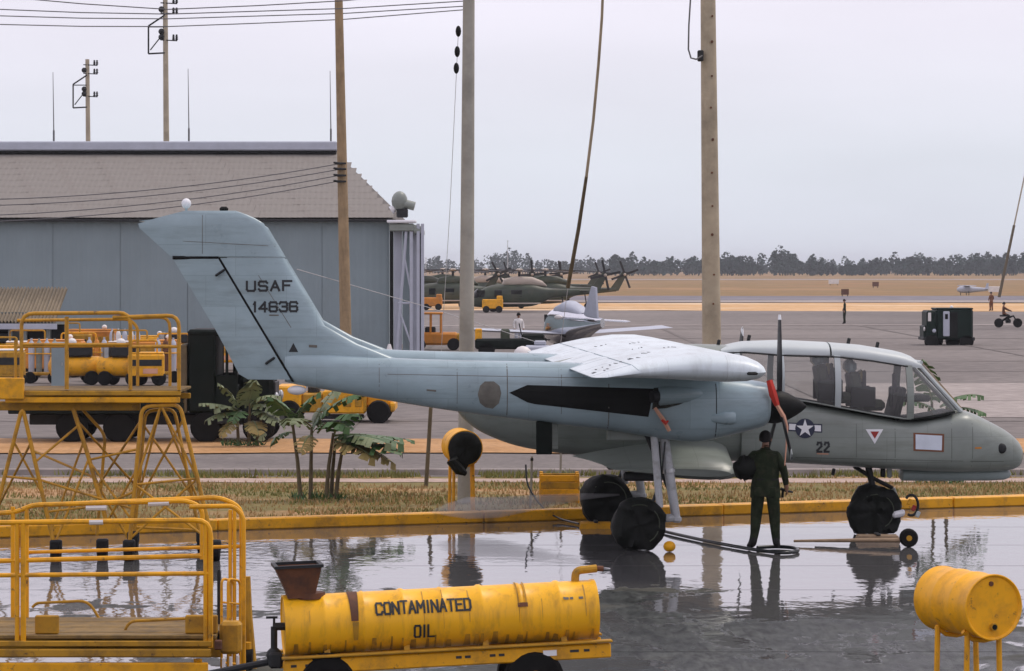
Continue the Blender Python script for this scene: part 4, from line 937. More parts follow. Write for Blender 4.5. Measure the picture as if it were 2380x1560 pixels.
GL = {'U': [[(0, 1), (0, .15), (.15, 0), (.85, 0), (1, .15), (1, 1)]], 'S': [[(1, .85), (.85, 1), (.15, 1), (0, .85), (0, .65), (.15, .52), (.85, .48), (1, .35), (1, .15), (.85, 0), (.15, 0), (0, .15)]],
      'A': [[(0, 0), (.5, 1), (1, 0)], [(.2, .33), (.8, .33)]], 'F': [[(0, 0), (0, 1), (1, 1)], [(0, .52), (.75, .52)]], '1': [[(.5, 0), (.5, 1)], [(.5, 1), (.2, .8)]], '4': [[(.75, 0), (.75, 1), (0, .3), (1, .3)]],
      '6': [[(1, .85), (.85, 1), (.15, 1), (0, .85), (0, .15), (.15, 0), (.85, 0), (1, .15), (1, .4), (.85, .53), (0, .53)]], '3': [[(0, .85), (.15, 1), (.85, 1), (1, .85), (1, .65), (.85, .52), (.4, .52)], [(.85, .52), (1, .38), (1, .15), (.85, 0), (.15, 0), (0, .15)]],
      '2': [[(0, .8), (.15, 1), (.85, 1), (1, .85), (1, .6), (0, .15), (0, 0), (1, 0)]],
      'C': [[(1, .8), (.85, 1), (.15, 1), (0, .85), (0, .15), (.15, 0), (.85, 0), (1, .2)]], 'O': [[(.15, 1), (.85, 1), (1, .85), (1, .15), (.85, 0), (.15, 0), (0, .15), (0, .85), (.15, 1)]], 'N': [[(0, 0), (0, 1), (1, 0), (1, 1)]],
      'T': [[(0, 1), (1, 1)], [(.5, 1), (.5, 0)]], 'M': [[(0, 0), (0, 1), (.5, .4), (1, 1), (1, 0)]], 'I': [[(.5, 0), (.5, 1)]], 'E': [[(1, 0), (0, 0), (0, 1), (1, 1)], [(0, .52), (.8, .52)]], 'D': [[(0, 0), (0, 1), (.8, 1), (1, .8), (1, .2), (.8, 0), (0, 0)]], 'L': [[(0, 1), (0, 0), (1, 0)]]}
def strokes(text, x, y, w, h, gp, th, slope=0.0, narrow={}):
    segs = []; cx_ = x
    for ch in text:
        cw = w * narrow.get(ch, 1)
        for pl in GL.get(ch, []):
            for a, b in zip(pl, pl[1:]):
                segs.append(((cx_ + a[0] * cw, y - a[1] * h), (cx_ + b[0] * cw, y - b[1] * h)))
        cx_ += cw + gp; y += slope * (cw + gp)
    quads = []
    for (ax, ay), (bx, by) in segs:
        L_ = math.hypot(bx - ax, by - ay) or 1; ux, uy = (bx - ax) / L_ * th / 2, (by - ay) / L_ * th / 2
        quads.append([(ax - ux - uy, ay - uy + ux), (bx + ux - uy, by + uy + ux), (bx + ux + uy, by + uy - ux), (ax - ux + uy, ay - uy - ux)])
    return quads
def text_decal(name, surf, quads, m):
    mb = MB()
    for k, q in enumerate(quads):
        n = 3; off = .004 + .0004 * (k % 9)
        for i in range(n):
            cell = [(q[0][0] + (q[1][0] - q[0][0]) * t, q[0][1] + (q[1][1] - q[0][1]) * t) for t in (i / n, (i + 1) / n)] + [(q[3][0] + (q[2][0] - q[3][0]) * t, q[3][1] + (q[2][1] - q[3][1]) * t) for t in ((i + 1) / n, i / n)]
            pts = [skin(surf, *p_, off) for p_ in cell]
            if all(p_ is not None for p_ in pts): mb.add(pts, [(0, 1, 2, 3)])
    return mb.build(name, m, ap, 0)
text_decal('tail_lettering', 'fin', strokes('USAF', 574, 676, 19, 21, 9, 5, -.02), M['stencil'])
text_decal('serial_number', 'fin', strokes('14636', 589, 724, 17, 21, 6.5, 5, -.01, {'1': .45}), M['stencil'])
decal('serial_underline', 'fin', [(626, 731), (648, 731), (648, 734), (626, 734)], M['stain'])
decal('tail_triangle', 'fin', [(671, 818), (682, 797), (693, 818)], M['stencil'])
decal('tail_stencil', 'fin', [(718, 801), (737, 802), (737, 808), (718, 807)], M['stain'])
decal('exhaust_panel', 'boom', [(1180, 911), (1222, 893), (1512, 901), (1500, 966), (1238, 937), (1222, 933)], M['black_paint'], step=14)
decal('soot_stain', 'boom', [(1512, 899), (1545, 897), (1585, 902), (1615, 912), (1600, 924), (1570, 938), (1540, 946), (1508, 948)], M['soot'], .0025, 8)
decal('painted_over_insignia', 'boom', [(1108, 915), (1113, 895), (1124, 885), (1145, 885), (1158, 895), (1162, 912), (1157, 935), (1143, 948), (1126, 945), (1113, 935)], M['stain'], step=10)
decal('boom_stencil', 'boom', [(990, 903), (1012, 905), (1012, 909), (990, 907)], M['stain'])
decal('nacelle_panel_line', 'boom', [(1655, 890), (1657, 890), (1657, 1018), (1655, 1018)], M['dark_steel'], .002)
decal('nacelle_panel_line', 'boom', [(1408, 890), (1410, 890), (1410, 1000), (1408, 1000)], M['stain'], .002)
decal('boom_panel_line', 'boom', [(1175, 845), (1177, 845), (1177, 968), (1175, 968)], M['stain'], .002)
circ = lambda x, y, r_, n=20: [(x + r_ * math.cos(2 * math.pi * i / n), y + r_ * math.sin(2 * math.pi * i / n)) for i in range(n)]
decal('insignia_bar_border', 'fus', [(1831, 982), (1911, 986), (1911, 1006), (1831, 1002)], M['navy'], .003)
decal('insignia_bar', 'fus', [(1834, 985), (1908, 989), (1908, 1003), (1834, 999)], M['white_paint'], .005)
decal('insignia_disc', 'fus', circ(1871, 996, 23), M['navy'], .007)
for k in range(5):
    a = -math.pi / 2 + k * 2 * math.pi / 5; i0, i1 = a - math.pi / 5, a + math.pi / 5
    decal('insignia_star_point', 'fus', [(1871, 996), (1871 + 8.2 * math.cos(i0), 996 + 8.2 * math.sin(i0)), (1871 + 21.5 * math.cos(a), 996 + 21.5 * math.sin(a)), (1871 + 8.2 * math.cos(i1), 996 + 8.2 * math.sin(i1))], M['white_paint'], .009, 8)
text_decal('fuselage_number', 'fus', strokes('22', 1900, 1050, 9, 21, 8, 5, 0), M['stencil'])
decal('number_underline', 'fus', [(1899, 1053), (1926, 1054), (1926, 1057), (1899, 1056)], M['tan_cloth'], .003)
decal('warning_triangle', 'fus', [(2012, 998), (2053, 998), (2033, 1032)], M['white_paint'], .004)
decal('warning_triangle_center', 'fus', [(2023, 1003), (2043, 1003), (2033, 1020)], M['insignia_red'], .007)
decal('panel_border', 'fus', [(2123, 1006), (2195, 1009), (2194, 1051), (2123, 1048)], M['brown_trim'], .004, 10)
decal('white_panel', 'fus', [(2128, 1010), (2190, 1013), (2189, 1047), (2128, 1044)], M['panel_white'], .007, 10)
decal('nose_mark', 'fus', [(2268, 1040), (2284, 1040), (2284, 1044), (2268, 1044)], M['orange_paint'], .003, 8)
p_ = skin('fus', 2334, 1044, 0)
if p_ is not None: MB().ball(p_, (.07, .03, .075), 12, 8).build('nose_light', M['dark_steel'], ap)

for px in (1990, 2080, 2212, 2262): decal('panel_line', 'fus', [(px, 985), (px + 1.3, 985), (px + 1.3, 1086), (px, 1086)], M['panel_line'], .002, 12)
decal('panel_line', 'fus', [(1850, 1063), (2340, 1074), (2340, 1075.3), (1850, 1064.3)], M['panel_line'], .002, 25)
for px in (880, 1060, 1300): decal('panel_line', 'boom', [(px, 845), (px + 1.2, 845), (px + 1.2, 960), (px, 960)], M['stain'], .002, 12)
decal('panel_line', 'boom', [(900, 868), (1360, 876), (1360, 877.2), (900, 869.2)], M['stain'], .002, 25)
decal('panel_line', 'fin', [(425, 560), (640, 572), (640, 573.2), (425, 561.2)], M['stain'], .002, 20)
decal('panel_line', 'fin', [(470, 500), (471.2, 500), (471.2, 590), (470, 590)], M['stain'], .002, 12)
decal('panel_line', 'fin', [(600, 640), (676, 762), (677.2, 761), (601.5, 640)], M['stain'], .002, 12)
mat('grime', (0.50, 0.26, 0.02), 0.6, var=.4, scale=7, dirt=(.10, .06, .03), damt=.8, dscale=6)
# ---------------------------------------------------------------- tank trailer of contaminated oil
tt0 = G(1030, 1645)
tk = thing('oil_tank_trailer', 'yellow cylindrical tank trailer lettered CONTAMINATED OIL in the foreground', 'trailer', (tt0.x, tt0.y, 0), R(9))
TL, TR, TZ = 2.78, .262, .80; tilt = R(2.0)
TM = Matrix.Rotation(-tilt, 4, 'Y')
def ringx(x, r_, n=40): return [Vector((x, r_ * math.cos(2 * math.pi * k / n), TZ + r_ * math.sin(2 * math.pi * k / n))) for k in range(n)]
body = []
x = -TL / 2
body += [ringx(x + .012, TR * .90), ringx(x + .012, TR * .93), ringx(x, TR * .96), ringx(x, TR * 1.025), ringx(x + .025, TR * 1.03), ringx(x + .045, TR)]
for i in range(1, 8):
    xc = x + TL * i / 8; w_ = .02 if i % 2 else .012; h_ = 1.045 if i % 2 else 1.03
    body += [ringx(xc - w_ * 1.6, TR), ringx(xc - w_ * .6, TR * h_), ringx(xc + w_ * .6, TR * h_), ringx(xc + w_ * 1.6, TR)]
x = TL / 2
body += [ringx(x - .045, TR), ringx(x - .025, TR * 1.03), ringx(x, TR * 1.025), ringx(x, TR * .96), ringx(x - .012, TR * .93), ringx(x - .012, TR * .90)]
to = MB().loft(body, M=TM).build('tank', M['yellow_tank'], tk, 50)
MB().tube([(-TL / 2 + .24, -.02, TZ + TR - .03), (-TL / 2 + .24, -.02, TZ + TR + .02)], .14, 20, M=TM).build('filler_collar', M['rust'], to)
fn = MB(); c0 = Vector((-TL / 2 + .14, -.02, TZ + TR + .005))
sq = lambda cx, z, a, b: [Vector((cx - a, -b - .02, z)), Vector((cx + a, -b - .02, z)), Vector((cx + a, b - .02, z)), Vector((cx - a, b - .02, z))]
fn.loft([sq(c0.x + .02, c0.z - .02, .12, .12), sq(c0.x + .02, c0.z + .02, .125, .12), sq(c0.x, c0.z + .24, .195, .19), sq(c0.x, c0.z + .262, .205, .2), sq(c0.x, c0.z + .262, .185, .18), sq(c0.x + .02, c0.z + .03, .11, .1)], M=TM)
fn.build('funnel', M['rust'], tk, 30)
MB().loft([sq(c0.x, c0.z + .25, .215, .21), sq(c0.x, c0.z + .275, .215, .21), sq(c0.x, c0.z + .275, .18, .175), sq(c0.x, c0.z + .25, .18, .175), sq(c0.x, c0.z + .25, .215, .21)], False, False, M=TM).build('funnel_rim', M['dark_steel'], tk, 0)
# outlet elbow at the right, drips, straps, hook
MB().rail([(TL / 2 - .17, 0, TZ + TR - .03), (TL / 2 - .16, 0, TZ + TR + .09), (TL / 2 + .03, 0, TZ + TR + .10)], .036, .05, 10, M=TM).build('vent_pipe', M['yellow_old'], to)
MB().cyl((TL / 2 + .02, 0, TZ + TR + .10), (TL / 2 + .09, 0, TZ + TR + .095), .026, n=10, M=TM).build('vent_nozzle', M['rust'], to)
RIBS = [(-TL / 2 + TL * i / 8, (.02, .045) if i % 2 else (.012, .03)) for i in range(1, 8)]
def on_tank(x, ang, off=.004):
    for xc, (w_, h_) in RIBS:
        if abs(x - xc) < w_ * 2.2: off += TR * h_ * max(0, min(1, (2.2 * w_ - abs(x - xc)) / (w_ * .7))); break
    return TM @ Vector((x, -(TR + off) * math.cos(ang), TZ + (TR + off) * math.sin(ang)))
def tank_patch(name, x0, x1, a0, a1, m, off=.004, taper=0.0):
    g = MB(); n = 10
    g.grid(lambda u, v: on_tank((x0 + x1) / 2 + (x1 - x0) * (u - .5) * (1 - taper * v), a0 + (a1 - a0) * v, off), 2, n); return g.build(name, m, to, 60, False)
tank_patch('oil_drip', -TL / 2 + .56, -TL / 2 + .655, R(88), R(8), M['rust'], .0075, .35)
tank_patch('oil_stain', -TL / 2 + .585, -TL / 2 + .64, R(6), R(-30), M['yellow_old'], .0072, .3)
for sx in (2.05, 2.12):
    tank_patch('strap', -TL / 2 + sx, -TL / 2 + sx + .014, R(92), R(22), M['yellow_old'], .012)
tank_patch('strap_end', -TL / 2 + 2.05, -TL / 2 + 2.14, R(26), R(18), M['rust'], .012)
random.seed(21)
for k in range(26):
    xa = -TL / 2 + .06 + k * .103 + random.uniform(0, .08); tank_patch('grime_streak', xa, xa + random.uniform(.01, .045), R(random.uniform(-45, -25)), R(-68), M['grime'], .0035, -.6)
for k in range(9):
    xa = -TL / 2 + .15 + k * .29 + random.uniform(0, .2); tank_patch('rust_run', xa, xa + random.uniform(.006, .014), R(random.uniform(30, 75)), R(random.uniform(-20, 10)), M['grime'], .003, .6)
def tank_text(text, x, a, cw, ch, gp, th, narrow={}):
    mb = MB()
    for k, q in enumerate(strokes(text, x, 0, cw, ch, gp, th, 0, narrow)):
        off = .006 + .0003 * (k % 12); n = 10; L_ = []
        for i in range(n + 1):
            t = i / n; p1 = (q[0][0] + (q[1][0] - q[0][0]) * t, q[0][1] + (q[1][1] - q[0][1]) * t); p2 = (q[3][0] + (q[2][0] - q[3][0]) * t, q[3][1] + (q[2][1] - q[3][1]) * t)
            L_ += [on_tank(p1[0], a - p1[1] / TR, off), on_tank(p2[0], a - p2[1] / TR, off)]
        mb.add(L_, [(2 * i, 2 * i + 1, 2 * i + 3, 2 * i + 2) for i in range(n)])
    return mb.build('lettering', M['stencil'], to, 0)
tank_text('CONTAMINATED', -TL / 2 + .80, R(18), .052, .105, .0205, .019, {'I': .5, 'M': 1.15})
tank_text('OIL', -TL / 2 + 1.13, R(-30), .05, .105, .022, .019, {'I': .5})
for sx, w_ in ((2.52, .05), (2.58, .03), (2.66, .04)): tank_patch('small_stencil', -TL / 2 + sx - .06, -TL / 2 + sx - .06 + w_, R(33), R(28), M['stain'], .0045)
# frame, wheels, drawbar, valve
fz = .46
for sy in (-1, 1):
    MB().box((.03, sy * .235, fz), (TL + .12, .045, .13), .012, M=TM).build('frame_rail', M['yellow'], tk)
    MB().box((.03, sy * .255, fz + .085), (TL + .14, .09, .022), .006, M=TM).build('frame_flange', M['yellow_old'], tk)
for sx in (-1.2, -.4, .4, 1.2): MB().box((sx, 0, fz - .01), (.06, .42, .1), .01, M=TM).build('cross_member', M['yellow_old'], tk)
for sx in (-1.05, -.35, .35, 1.05): MB().prism([(sx, -.21, fz + .06), (sx, .21, fz + .06), (sx, .16, TZ - TR * .75), (sx, -.16, TZ - TR * .75)], (.05, 0, 0), TM).build('saddle', M['yellow_old'], tk)
for sx, w_ in ((-.98, .10), (.93, .12)):
    MB().box((sx, -.262, fz + .005), (w_, .006, .05), 0, M=TM).build('placard', M['white_paint'], tk)
for sx, w_ in ((-1.33, .05), (-1.2, .06), (-1.13, .05), (.12, .05), (.2, .05), (.42, .05), (.5, .05), (1.15, .08), (1.26, .05)): MB().box((sx, -.2605, fz + .012), (w_, .004, .022), 0, M=TM).build('frame_stencil', M['stencil'], tk)
for sx, sy in ((.78, -1), (.78, 1), (-1.05, -1), (-1.05, 1)):
    c = Vector((sx, sy * .19, .265)); rw = .265
    wo = MB().loft([[c + Vector((r_ * math.cos(q), y_, r_ * math.sin(q))) for q in [i * math.pi / 12 for i in range(24)]] for y_, r_ in ((-.08, rw * .5), (-.085, rw * .85), (-.05, rw), (.05, rw), (.085, rw * .85), (.08, rw * .5))]).build('wheel', M['rubber'], tk, 40)
    MB().loft([[c + Vector((r_ * math.cos(q), y_, r_ * math.sin(q))) for q in [i * math.pi / 8 for i in range(16)]] for y_, r_ in ((-.09, rw * .1), (-.07, rw * .5), (.07, rw * .5), (.09, rw * .1))]).build('rim', M['yellow_old'], wo)
MB().rail([(-TL / 2 - .0, 0, fz), (-TL / 2 - .35, 0, fz - .06), (-TL / 2 - .9, 0, .3)], .03, .1, 8).build('drawbar', M['dark_steel'], tk)
vl = MB(); vx = -TL / 2 - .06; vl.cyl((vx + .06, -.05, TZ - .05), (vx - .06, -.05, TZ - .05), .035, n=10); vl.cyl((vx - .05, -.05, TZ - .05), (vx - .05, -.05, TZ - .28), .03, n=10); vl.ball((vx - .05, -.05, TZ - .3), (.07, .06, .07), 10, 6); vl.box((vx - .07, -.05, TZ + .03), (.1, .02, .02)); vl.cyl((vx - .05, -.05, TZ - .05), (vx - .05, -.05, TZ + .04), .012, n=6); vl.box((vx - .04, -.06, fz), (.12, .14, .14), .02)
vl.build('drain_valve', M['dark_steel'], tk, M and 35)

# ---------------------------------------------------------------- drums on stands
def drum_stand(label, loc, rotz, r_, L_, zc, mface, legs, black_end=False, cat='drum'):
    t = thing('drum_on_stand', label, cat, loc, rotz)          # drum axis along local -y (front) .. +y
    def ry(y_, k): return [Vector((r_ * k * math.cos(2 * math.pi * q / 40), y_, zc + r_ * k * math.sin(2 * math.pi * q / 40))) for q in range(40)]
    rg = [ry(.018, .02), ry(.018, .93), ry(.0, .97), ry(-.004, 1.0), ry(.0, 1.03), ry(.02, 1.03), ry(.04, 1.0)]
    for f in (.33, .66): rg += [ry(L_ * f - .035, 1), ry(L_ * f - .012, 1.025), ry(L_ * f + .012, 1.025), ry(L_ * f + .035, 1)]
    rg += [ry(L_ - .04, 1), ry(L_ - .02, 1.03), ry(L_, 1.03), ry(L_ - .01, .95), ry(L_ - .015, .02)]
    d = MB().loft(rg).build('drum', M[mface], t, 40)
    for px, pz in legs: 
        MB().tube([(px * 1.08, pz, -.02), (px, pz, zc - r_ * .75)], .026, 8).build('leg', M['yellow'], t)
    ys = sorted(set(p for _, p in legs))
    for pz in ys: MB().tube([(-r_ * .75, pz, zc - r_ * .78), (-r_ * .4, pz, zc - r_ * 1.03), (0, pz, zc - r_ * 1.09), (r_ * .4, pz, zc - r_ * 1.03), (r_ * .75, pz, zc - r_ * .78)], .022, 8).build('cradle', M['yellow'], t)
    return t, d
g0 = G(2310, 1660); dl = W(2310, 1412, 28.0)
t, d = drum_stand('bright yellow drum lying on a pipe stand at the lower right', (dl.x, 28.0, 0), R(24), .288, .88, dl.z, 'yellow_drum', [(-.2, .62), (.2, .62), (-.17, .17), (.16, .17)])
MB().cyl((-.0, .022, dl.z - .175), (0, -.012, dl.z - .175), .034, n=14).build('bung', M['yellow_old'], d)
MB().cyl((-.0, -.010, dl.z - .175), (0, -.018, dl.z - .175), .024, n=12).build('bung_hole', M['black_paint'], d)
MB().cyl((-.02, .02, dl.z + .21), (-.02, .005, dl.z + .21), .022, n=12).build('vent_plug', M['rust'], d)
# yellow drum with black canvas-stuffed end by the grey pole
dl = W(1078, 1042, 49.6)
t, d = drum_stand('yellow drum on a stand with black covered open end behind the tail boom', (dl.x + .02, 49.6, 0), R(8), .275, .8, dl.z, 'yellow_drum', [(-.17, .55), (.17, .55), (-.15, .2), (.15, .2)])
lid = []
for y_, k in ((-.03, .02), (-.05, .5), (-.04, .9), (-.01, .97)):
    lid.append([Vector((.275 * k * math.cos(q), y_ + .02 * noise.noise((math.cos(q) * 3, math.sin(q) * 3, k)), dl.z + .275 * k * math.sin(q) - (.10 * k if math.sin(q) < -.3 and math.cos(q) < .2 else 0))) for q in [2 * math.pi * i / 28 for i in range(28)]])
MB().loft(lid).build('end_cover', M['canvas'], t, 60)
MB().tube([(-.14, -.05, dl.z - .16), (-.22, -.09, dl.z - .2), (-.10, -.1, dl.z - .34), (0, -.06, dl.z - .4)], [.06, .09, .09, .04], 8).build('hanging_cover_flap', M['canvas'], t)

# ---------------------------------------------------------------- foreground work stand (platform with double guard rails)
YF, YB = 29.0, 30.5
fo_ = W(270, 1500, YF); fs = thing('maintenance_stand', 'yellow railed work platform in the lower left foreground', 'work stand', (fo_.x, YF, 0))
def fp(px, py, Y=YF): v = W(px, py, Y); return Vector((v.x - fo_.x, Y - YF, v.z))
rr_ = .024
def stand_rail(pts, r=rr_, rad=.14, m='yellow', name='guard_rail'): return MB().rail(pts, r, rad, 8).build(name, M[m], fs)
stand_rail([fp(-80, 1216), fp(489, 1209), fp(489, 1505)], .025)
stand_rail([fp(-80, 1338), fp(486, 1333)], .021)
for px in (40, 478): stand_rail([fp(px, 1216), fp(px, 1500)], .022, .1, name='post')
stand_rail([fp(54, 1216), fp(54, 1500)], .026, .1, name='post')
stand_rail([fp(-80, 1199, YB), fp(40, 1190, YB), fp(75, 1174, YB), fp(435, 1164, YB), fp(470, 1180, YB), fp(470, 1300, YB)], .024)
stand_rail([fp(-80, 1306, YB), fp(470, 1292, YB)], .024)
stand_rail([fp(60, 1284, YB + .1), fp(560, 1270, YB + .1)], .018)
stand_rail([fp(30, 1178, YB), fp(30, 1490, YB)], .022, name='post'); stand_rail([fp(62, 1178, YB), fp(62, 1490, YB)], .022, name='post')
stand_rail([fp(150, 1172, YB + .1), fp(512, 1156, YB + .1), fp(562, 1180, YB + .1), fp(562, 1600, YB + .1)], .024)
stand_rail([fp(440, 1178, YF + .5), fp(543, 1176, YF + .6), fp(566, 1200, YF + .6), fp(566, 1580, YF + .6)], .022)
for px in (535, 545): stand_rail([fp(px, 1185, YB), fp(px, 1560, YB)], .018, name='post')
for px in (200, 345): MB().cyl(fp(px, 1171 if px > 300 else 1181, YB), fp(px + 48, 1169 if px > 300 else 1180, YB), .028, n=8).build('tape_wrap', M['white_thing'], fs)
MB().cyl(fp(208, 1213.5), fp(240, 1213), .028, n=8).build('tape_wrap', M['white_thing'], fs)
stand_rail([fp(75, 1412, YB), fp(85, 1402, YB), fp(205, 1396, YB), fp(232, 1440, YB)], .014, .12, 'yellow_old', 'grab_handle')
stand_rail([fp(285, 1478, YF + .4), fp(300, 1444, YF + .4), fp(478, 1436, YF + .4)], .014, .12, 'yellow_old', 'grab_handle')
# ladder hoops at the right end
for px in (515, 530): stand_rail([fp(px, 1560, YF + .8), fp(px, 1345, YF + .8), fp(px + 28, 1350, YF + 1.0), fp(px + 28, 1560, YF + 1.0)], .013, .06, name='ladder_hoop')
for py in (1400, 1450, 1500, 1540): MB().cyl(fp(515, py, YF + .8), fp(557, py + 4, YF + 1.0), .012, n=6).build('ladder_rung', M['yellow'], fs)
MB().box((fp(505, 1330, YF + .9) + fp(512, 1500, YF + .9)) / 2, (.03, .03, .75), .006).build('ladder_post', M['dark_steel'], fs)
# deck: planks, toe boards, deep beam, brackets
za, zb = fp(200, 1474).z, fp(200, 1560).z
for k in range(7):
    y_ = .02 + k * .215
    o = MB().box((fp(210, 1500).x, y_ + .105, za - .03 + .004 * (k % 2)), (fp(492, 0).x - fp(-90, 0).x, .208, .035), .006).build('deck_plank', M['deck_wood'], fs)
MB().box((fp(200, 0).x, -.02, za - .085), (fp(495, 0).x - fp(-90, 0).x, .03, .05), .006).build('toe_board', M['yellow_old'], fs)
MB().box((fp(200, 0).x, -.03, za - .17), (fp(493, 0).x - fp(-90, 0).x, .05, .075), .01).build('edge_beam', M['yellow_old'], fs)
MB().box((fp(195, 0).x, -.02, za - .36), (fp(488, 0).x - fp(-90, 0).x, .06, .20), .012).build('side_beam', M['yellow'], fs)
MB().box((fp(195, 0).x, 1.5, za - .25), (fp(480, 0).x - fp(-90, 0).x, .06, .3), .012).build('side_beam', M['yellow_old'], fs)
for px, w_, dy in ((105, .22, .12), (465, .3, .14)): MB().box(fp(px, 1455) + Vector((0, dy, 0)), (w_, .06, .17), .01).build('bracket_plate', M['yellow_old'], fs)
MB().box(fp(530, 1490) + Vector((0, .3, 0)), (.2, .2, .3), .03).build('hinge_block', M['yellow_old'], fs)
MB().box(fp(508, 1498) + Vector((0, -.03, 0)), (.07, .05, .09), .01).build('hinge_plate', M['rust'], fs)
for k in range(3): MB().cyl(fp(520 + 14 * k, 1530) + Vector((0, .1 * k, 0)), fp(520 + 14 * k, 1600) + Vector((0, .1 * k, -.2)), .016, n=8).build('hydraulic_line', M['white_thing'], fs)
for px, Yq in ((-70, YF + .1), (460, YF + .1), (-70, YB - .1), (575, YB - .1)):
    b = fp(px, 1500, Yq); MB().cyl((b.x, b.y, .2), (b.x, b.y, zb + .1), .04, n=10).build('leg', M['yellow'], fs)
    MB().cyl((b.x - .05, b.y, .1), (b.x + .05, b.y, .1), .1, n=16).build('caster', M['rubber'], fs)
MB().tube([fp(575, 1340, YB), fp(577, 1430, YB), fp(590, 1600, YB)], [.03, .04, .05], 8).build('brace', M['yellow_old'], fs)

# ---------------------------------------------------------------- tall stand behind it
mat('yellow_rail', (0.54, 0.27, 0.02), 0.5, var=.14, scale=4, dirt=(.16, .09, .03), damt=.8, dscale=5, spec=.3, chips=(.1, .06, .03))
YA, YZ = 41.6, 43.0
mo = W(230, 1280, YA); ms_ = thing('tall_maintenance_stand', 'tall yellow work stand with splayed tubular legs at the left', 'work stand', (mo.x, YA, 0))
def mp2_(px, py, Y=YA): v = W(px, py, Y); return Vector((v.x - mo.x, Y - YA, v.z))
def mrail(pts, r=.024, rad=.16, m='yellow_rail', name='guard_rail'): return MB().rail(pts, r, rad, 8).build(name, M[m], ms_)
mrail([mp2_(50, 905), mp2_(50, 729), mp2_(303, 727), mp2_(303, 906)], .026)
mrail([mp2_(155, 905), mp2_(155, 736)], .028, name='post'); mrail([mp2_(262, 738), mp2_(416, 733), mp2_(416, 907)], .026)
mrail([mp2_(308, 740, YZ), mp2_(395, 736, YZ), mp2_(395, 900, YZ)], .022); mrail([mp2_(40, 745, YZ), mp2_(300, 742, YZ), mp2_(320, 760, YZ), mp2_(320, 900, YZ)], .022)
mrail([mp2_(52, 801), mp2_(303, 801)], .021); mrail([mp2_(303, 806), mp2_(414, 806)], .021); mrail([mp2_(40, 806, YZ), mp2_(392, 804, YZ)], .018)
mrail([mp2_(36, 905), mp2_(36, 790)], .02, name='post')
for k in range(6): MB().box((mp2_(215, 0).x, .12 + k * .235, mp2_(0, 910).z + .003 * (k % 2)), (mp2_(420, 0).x - mp2_(12, 0).x, .228, .035), .006).build('deck_plank', M['deck_wood'], ms_)
MB().box((mp2_(215, 0).x, 0, mp2_(0, 914).z), (mp2_(421, 0).x - mp2_(10, 0).x, .03, .06), .006).build('toe_board', M['yellow_old'], ms_)
MB().box((mp2_(215, 0).x, .02, mp2_(0, 930).z), (mp2_(418, 0).x - mp2_(12, 0).x, .06, .075), .01).build('deck_beam', M['yellow'], ms_)
MB().box((mp2_(215, 0).x, 1.4, mp2_(0, 930).z), (mp2_(418, 0).x - mp2_(12, 0).x, .06, .075), .01).build('deck_beam', M['yellow_old'], ms_)
MB().box((mp2_(150, 0).x, .3, mp2_(0, 946).z), (mp2_(400, 0).x - mp2_(60, 0).x, .08, .12), .01).build('under_beam', M['yellow_old'], ms_)
MB().box(mp2_(25, 903) + Vector((0, -.02, 0)), (.36, .1, .29), .015).build('control_box', M['yellow'], ms_)
def legset(pts, Y, r=.026): return mrail([mp2_(x_, y_, Y) for x_, y_ in pts], r, .12, 'yellow_rail', 'leg_frame')
legset([(300, 1275), (330, 945), (418, 940), (500, 1285)], YA + .05, .028)
legset([(310, 1270), (338, 955), (405, 950), (470, 1270)], YZ, .024)
legset([(-30, 1270), (52, 945), (130, 1285)], YA + .05, .028); legset([(225, 1245), (245, 1010), (190, 950)], YZ - .3, .022)
legset([(170, 950), (205, 1060), (248, 1215)], YA + .2, .03)
LG = dict(R1=((330, 945), (300, 1275)), R2=((418, 940), (500, 1285)), L1=((52, 945), (-30, 1270)), L2=((52, 945), (130, 1285)), M=((170, 950), (248, 1215)), T=((374, 942), (374, 943)))
def lgp(n_, t_): a_, b_ = LG[n_]; return (a_[0] + (b_[0] - a_[0]) * t_, a_[1] + (b_[1] - a_[1]) * t_)
for a, ta, b, tb_, Y0_, Y1_ in (('T', 0, 'R1', .55, .06, .06), ('T', 0, 'R2', .5, .06, .06), ('R1', .55, 'R2', .5, .06, .06), ('R1', .55, 'R2', .93, .06, .06), ('R2', .5, 'R1', .93, .06, .06), ('M', .45, 'R1', .3, .2, .06), ('M', .45, 'R1', .8, .2, .06), ('L2', .38, 'M', .15, .06, .2), ('L2', .72, 'M', .85, .06, .2), ('L1', .5, 'L2', .5, .06, .06), ('L2', .5, 'R1', .72, .06, .06), ('M', .85, 'R1', .6, .2, .06), ('R1', .3, 'R1', .55, .06, 1.4), ('R2', .3, 'R2', .6, .06, 1.4), ('R1', .75, 'R1', .5, .06, 1.4), ('L2', .3, 'M', .6, 1.2, .2), ('M', .1, 'R1', .55, .2, 1.4), ('M', .7, 'R1', .1, 1.2, .06), ('M', 1, 'R1', .45, .2, .06), ('L2', .95, 'M', .45, .06, .2), ('R1', .1, 'R2', .75, 1.4, 1.4), ('R2', .1, 'R1', .75, 1.4, 1.4), ('R1', .85, 'R2', .85, 1.4, 1.4), ('L1', .25, 'L2', .6, 1.2, 1.2), ('L2', .25, 'L1', .75, .06, 1.2), ('T', 0, 'R1', .85, 1.4, 1.4), ('T', 0, 'R2', .85, 1.4, 1.4), ('M', .3, 'L2', .85, 1.3, 1.0), ('R1', .95, 'M', .6, 1.4, 1.3)):
    MB().cyl(mp2_(*lgp(a, ta), YA + Y0_), mp2_(*lgp(b, tb_), YA + Y1_), .017, n=7).build('brace', M['yellow_rail'], ms_)
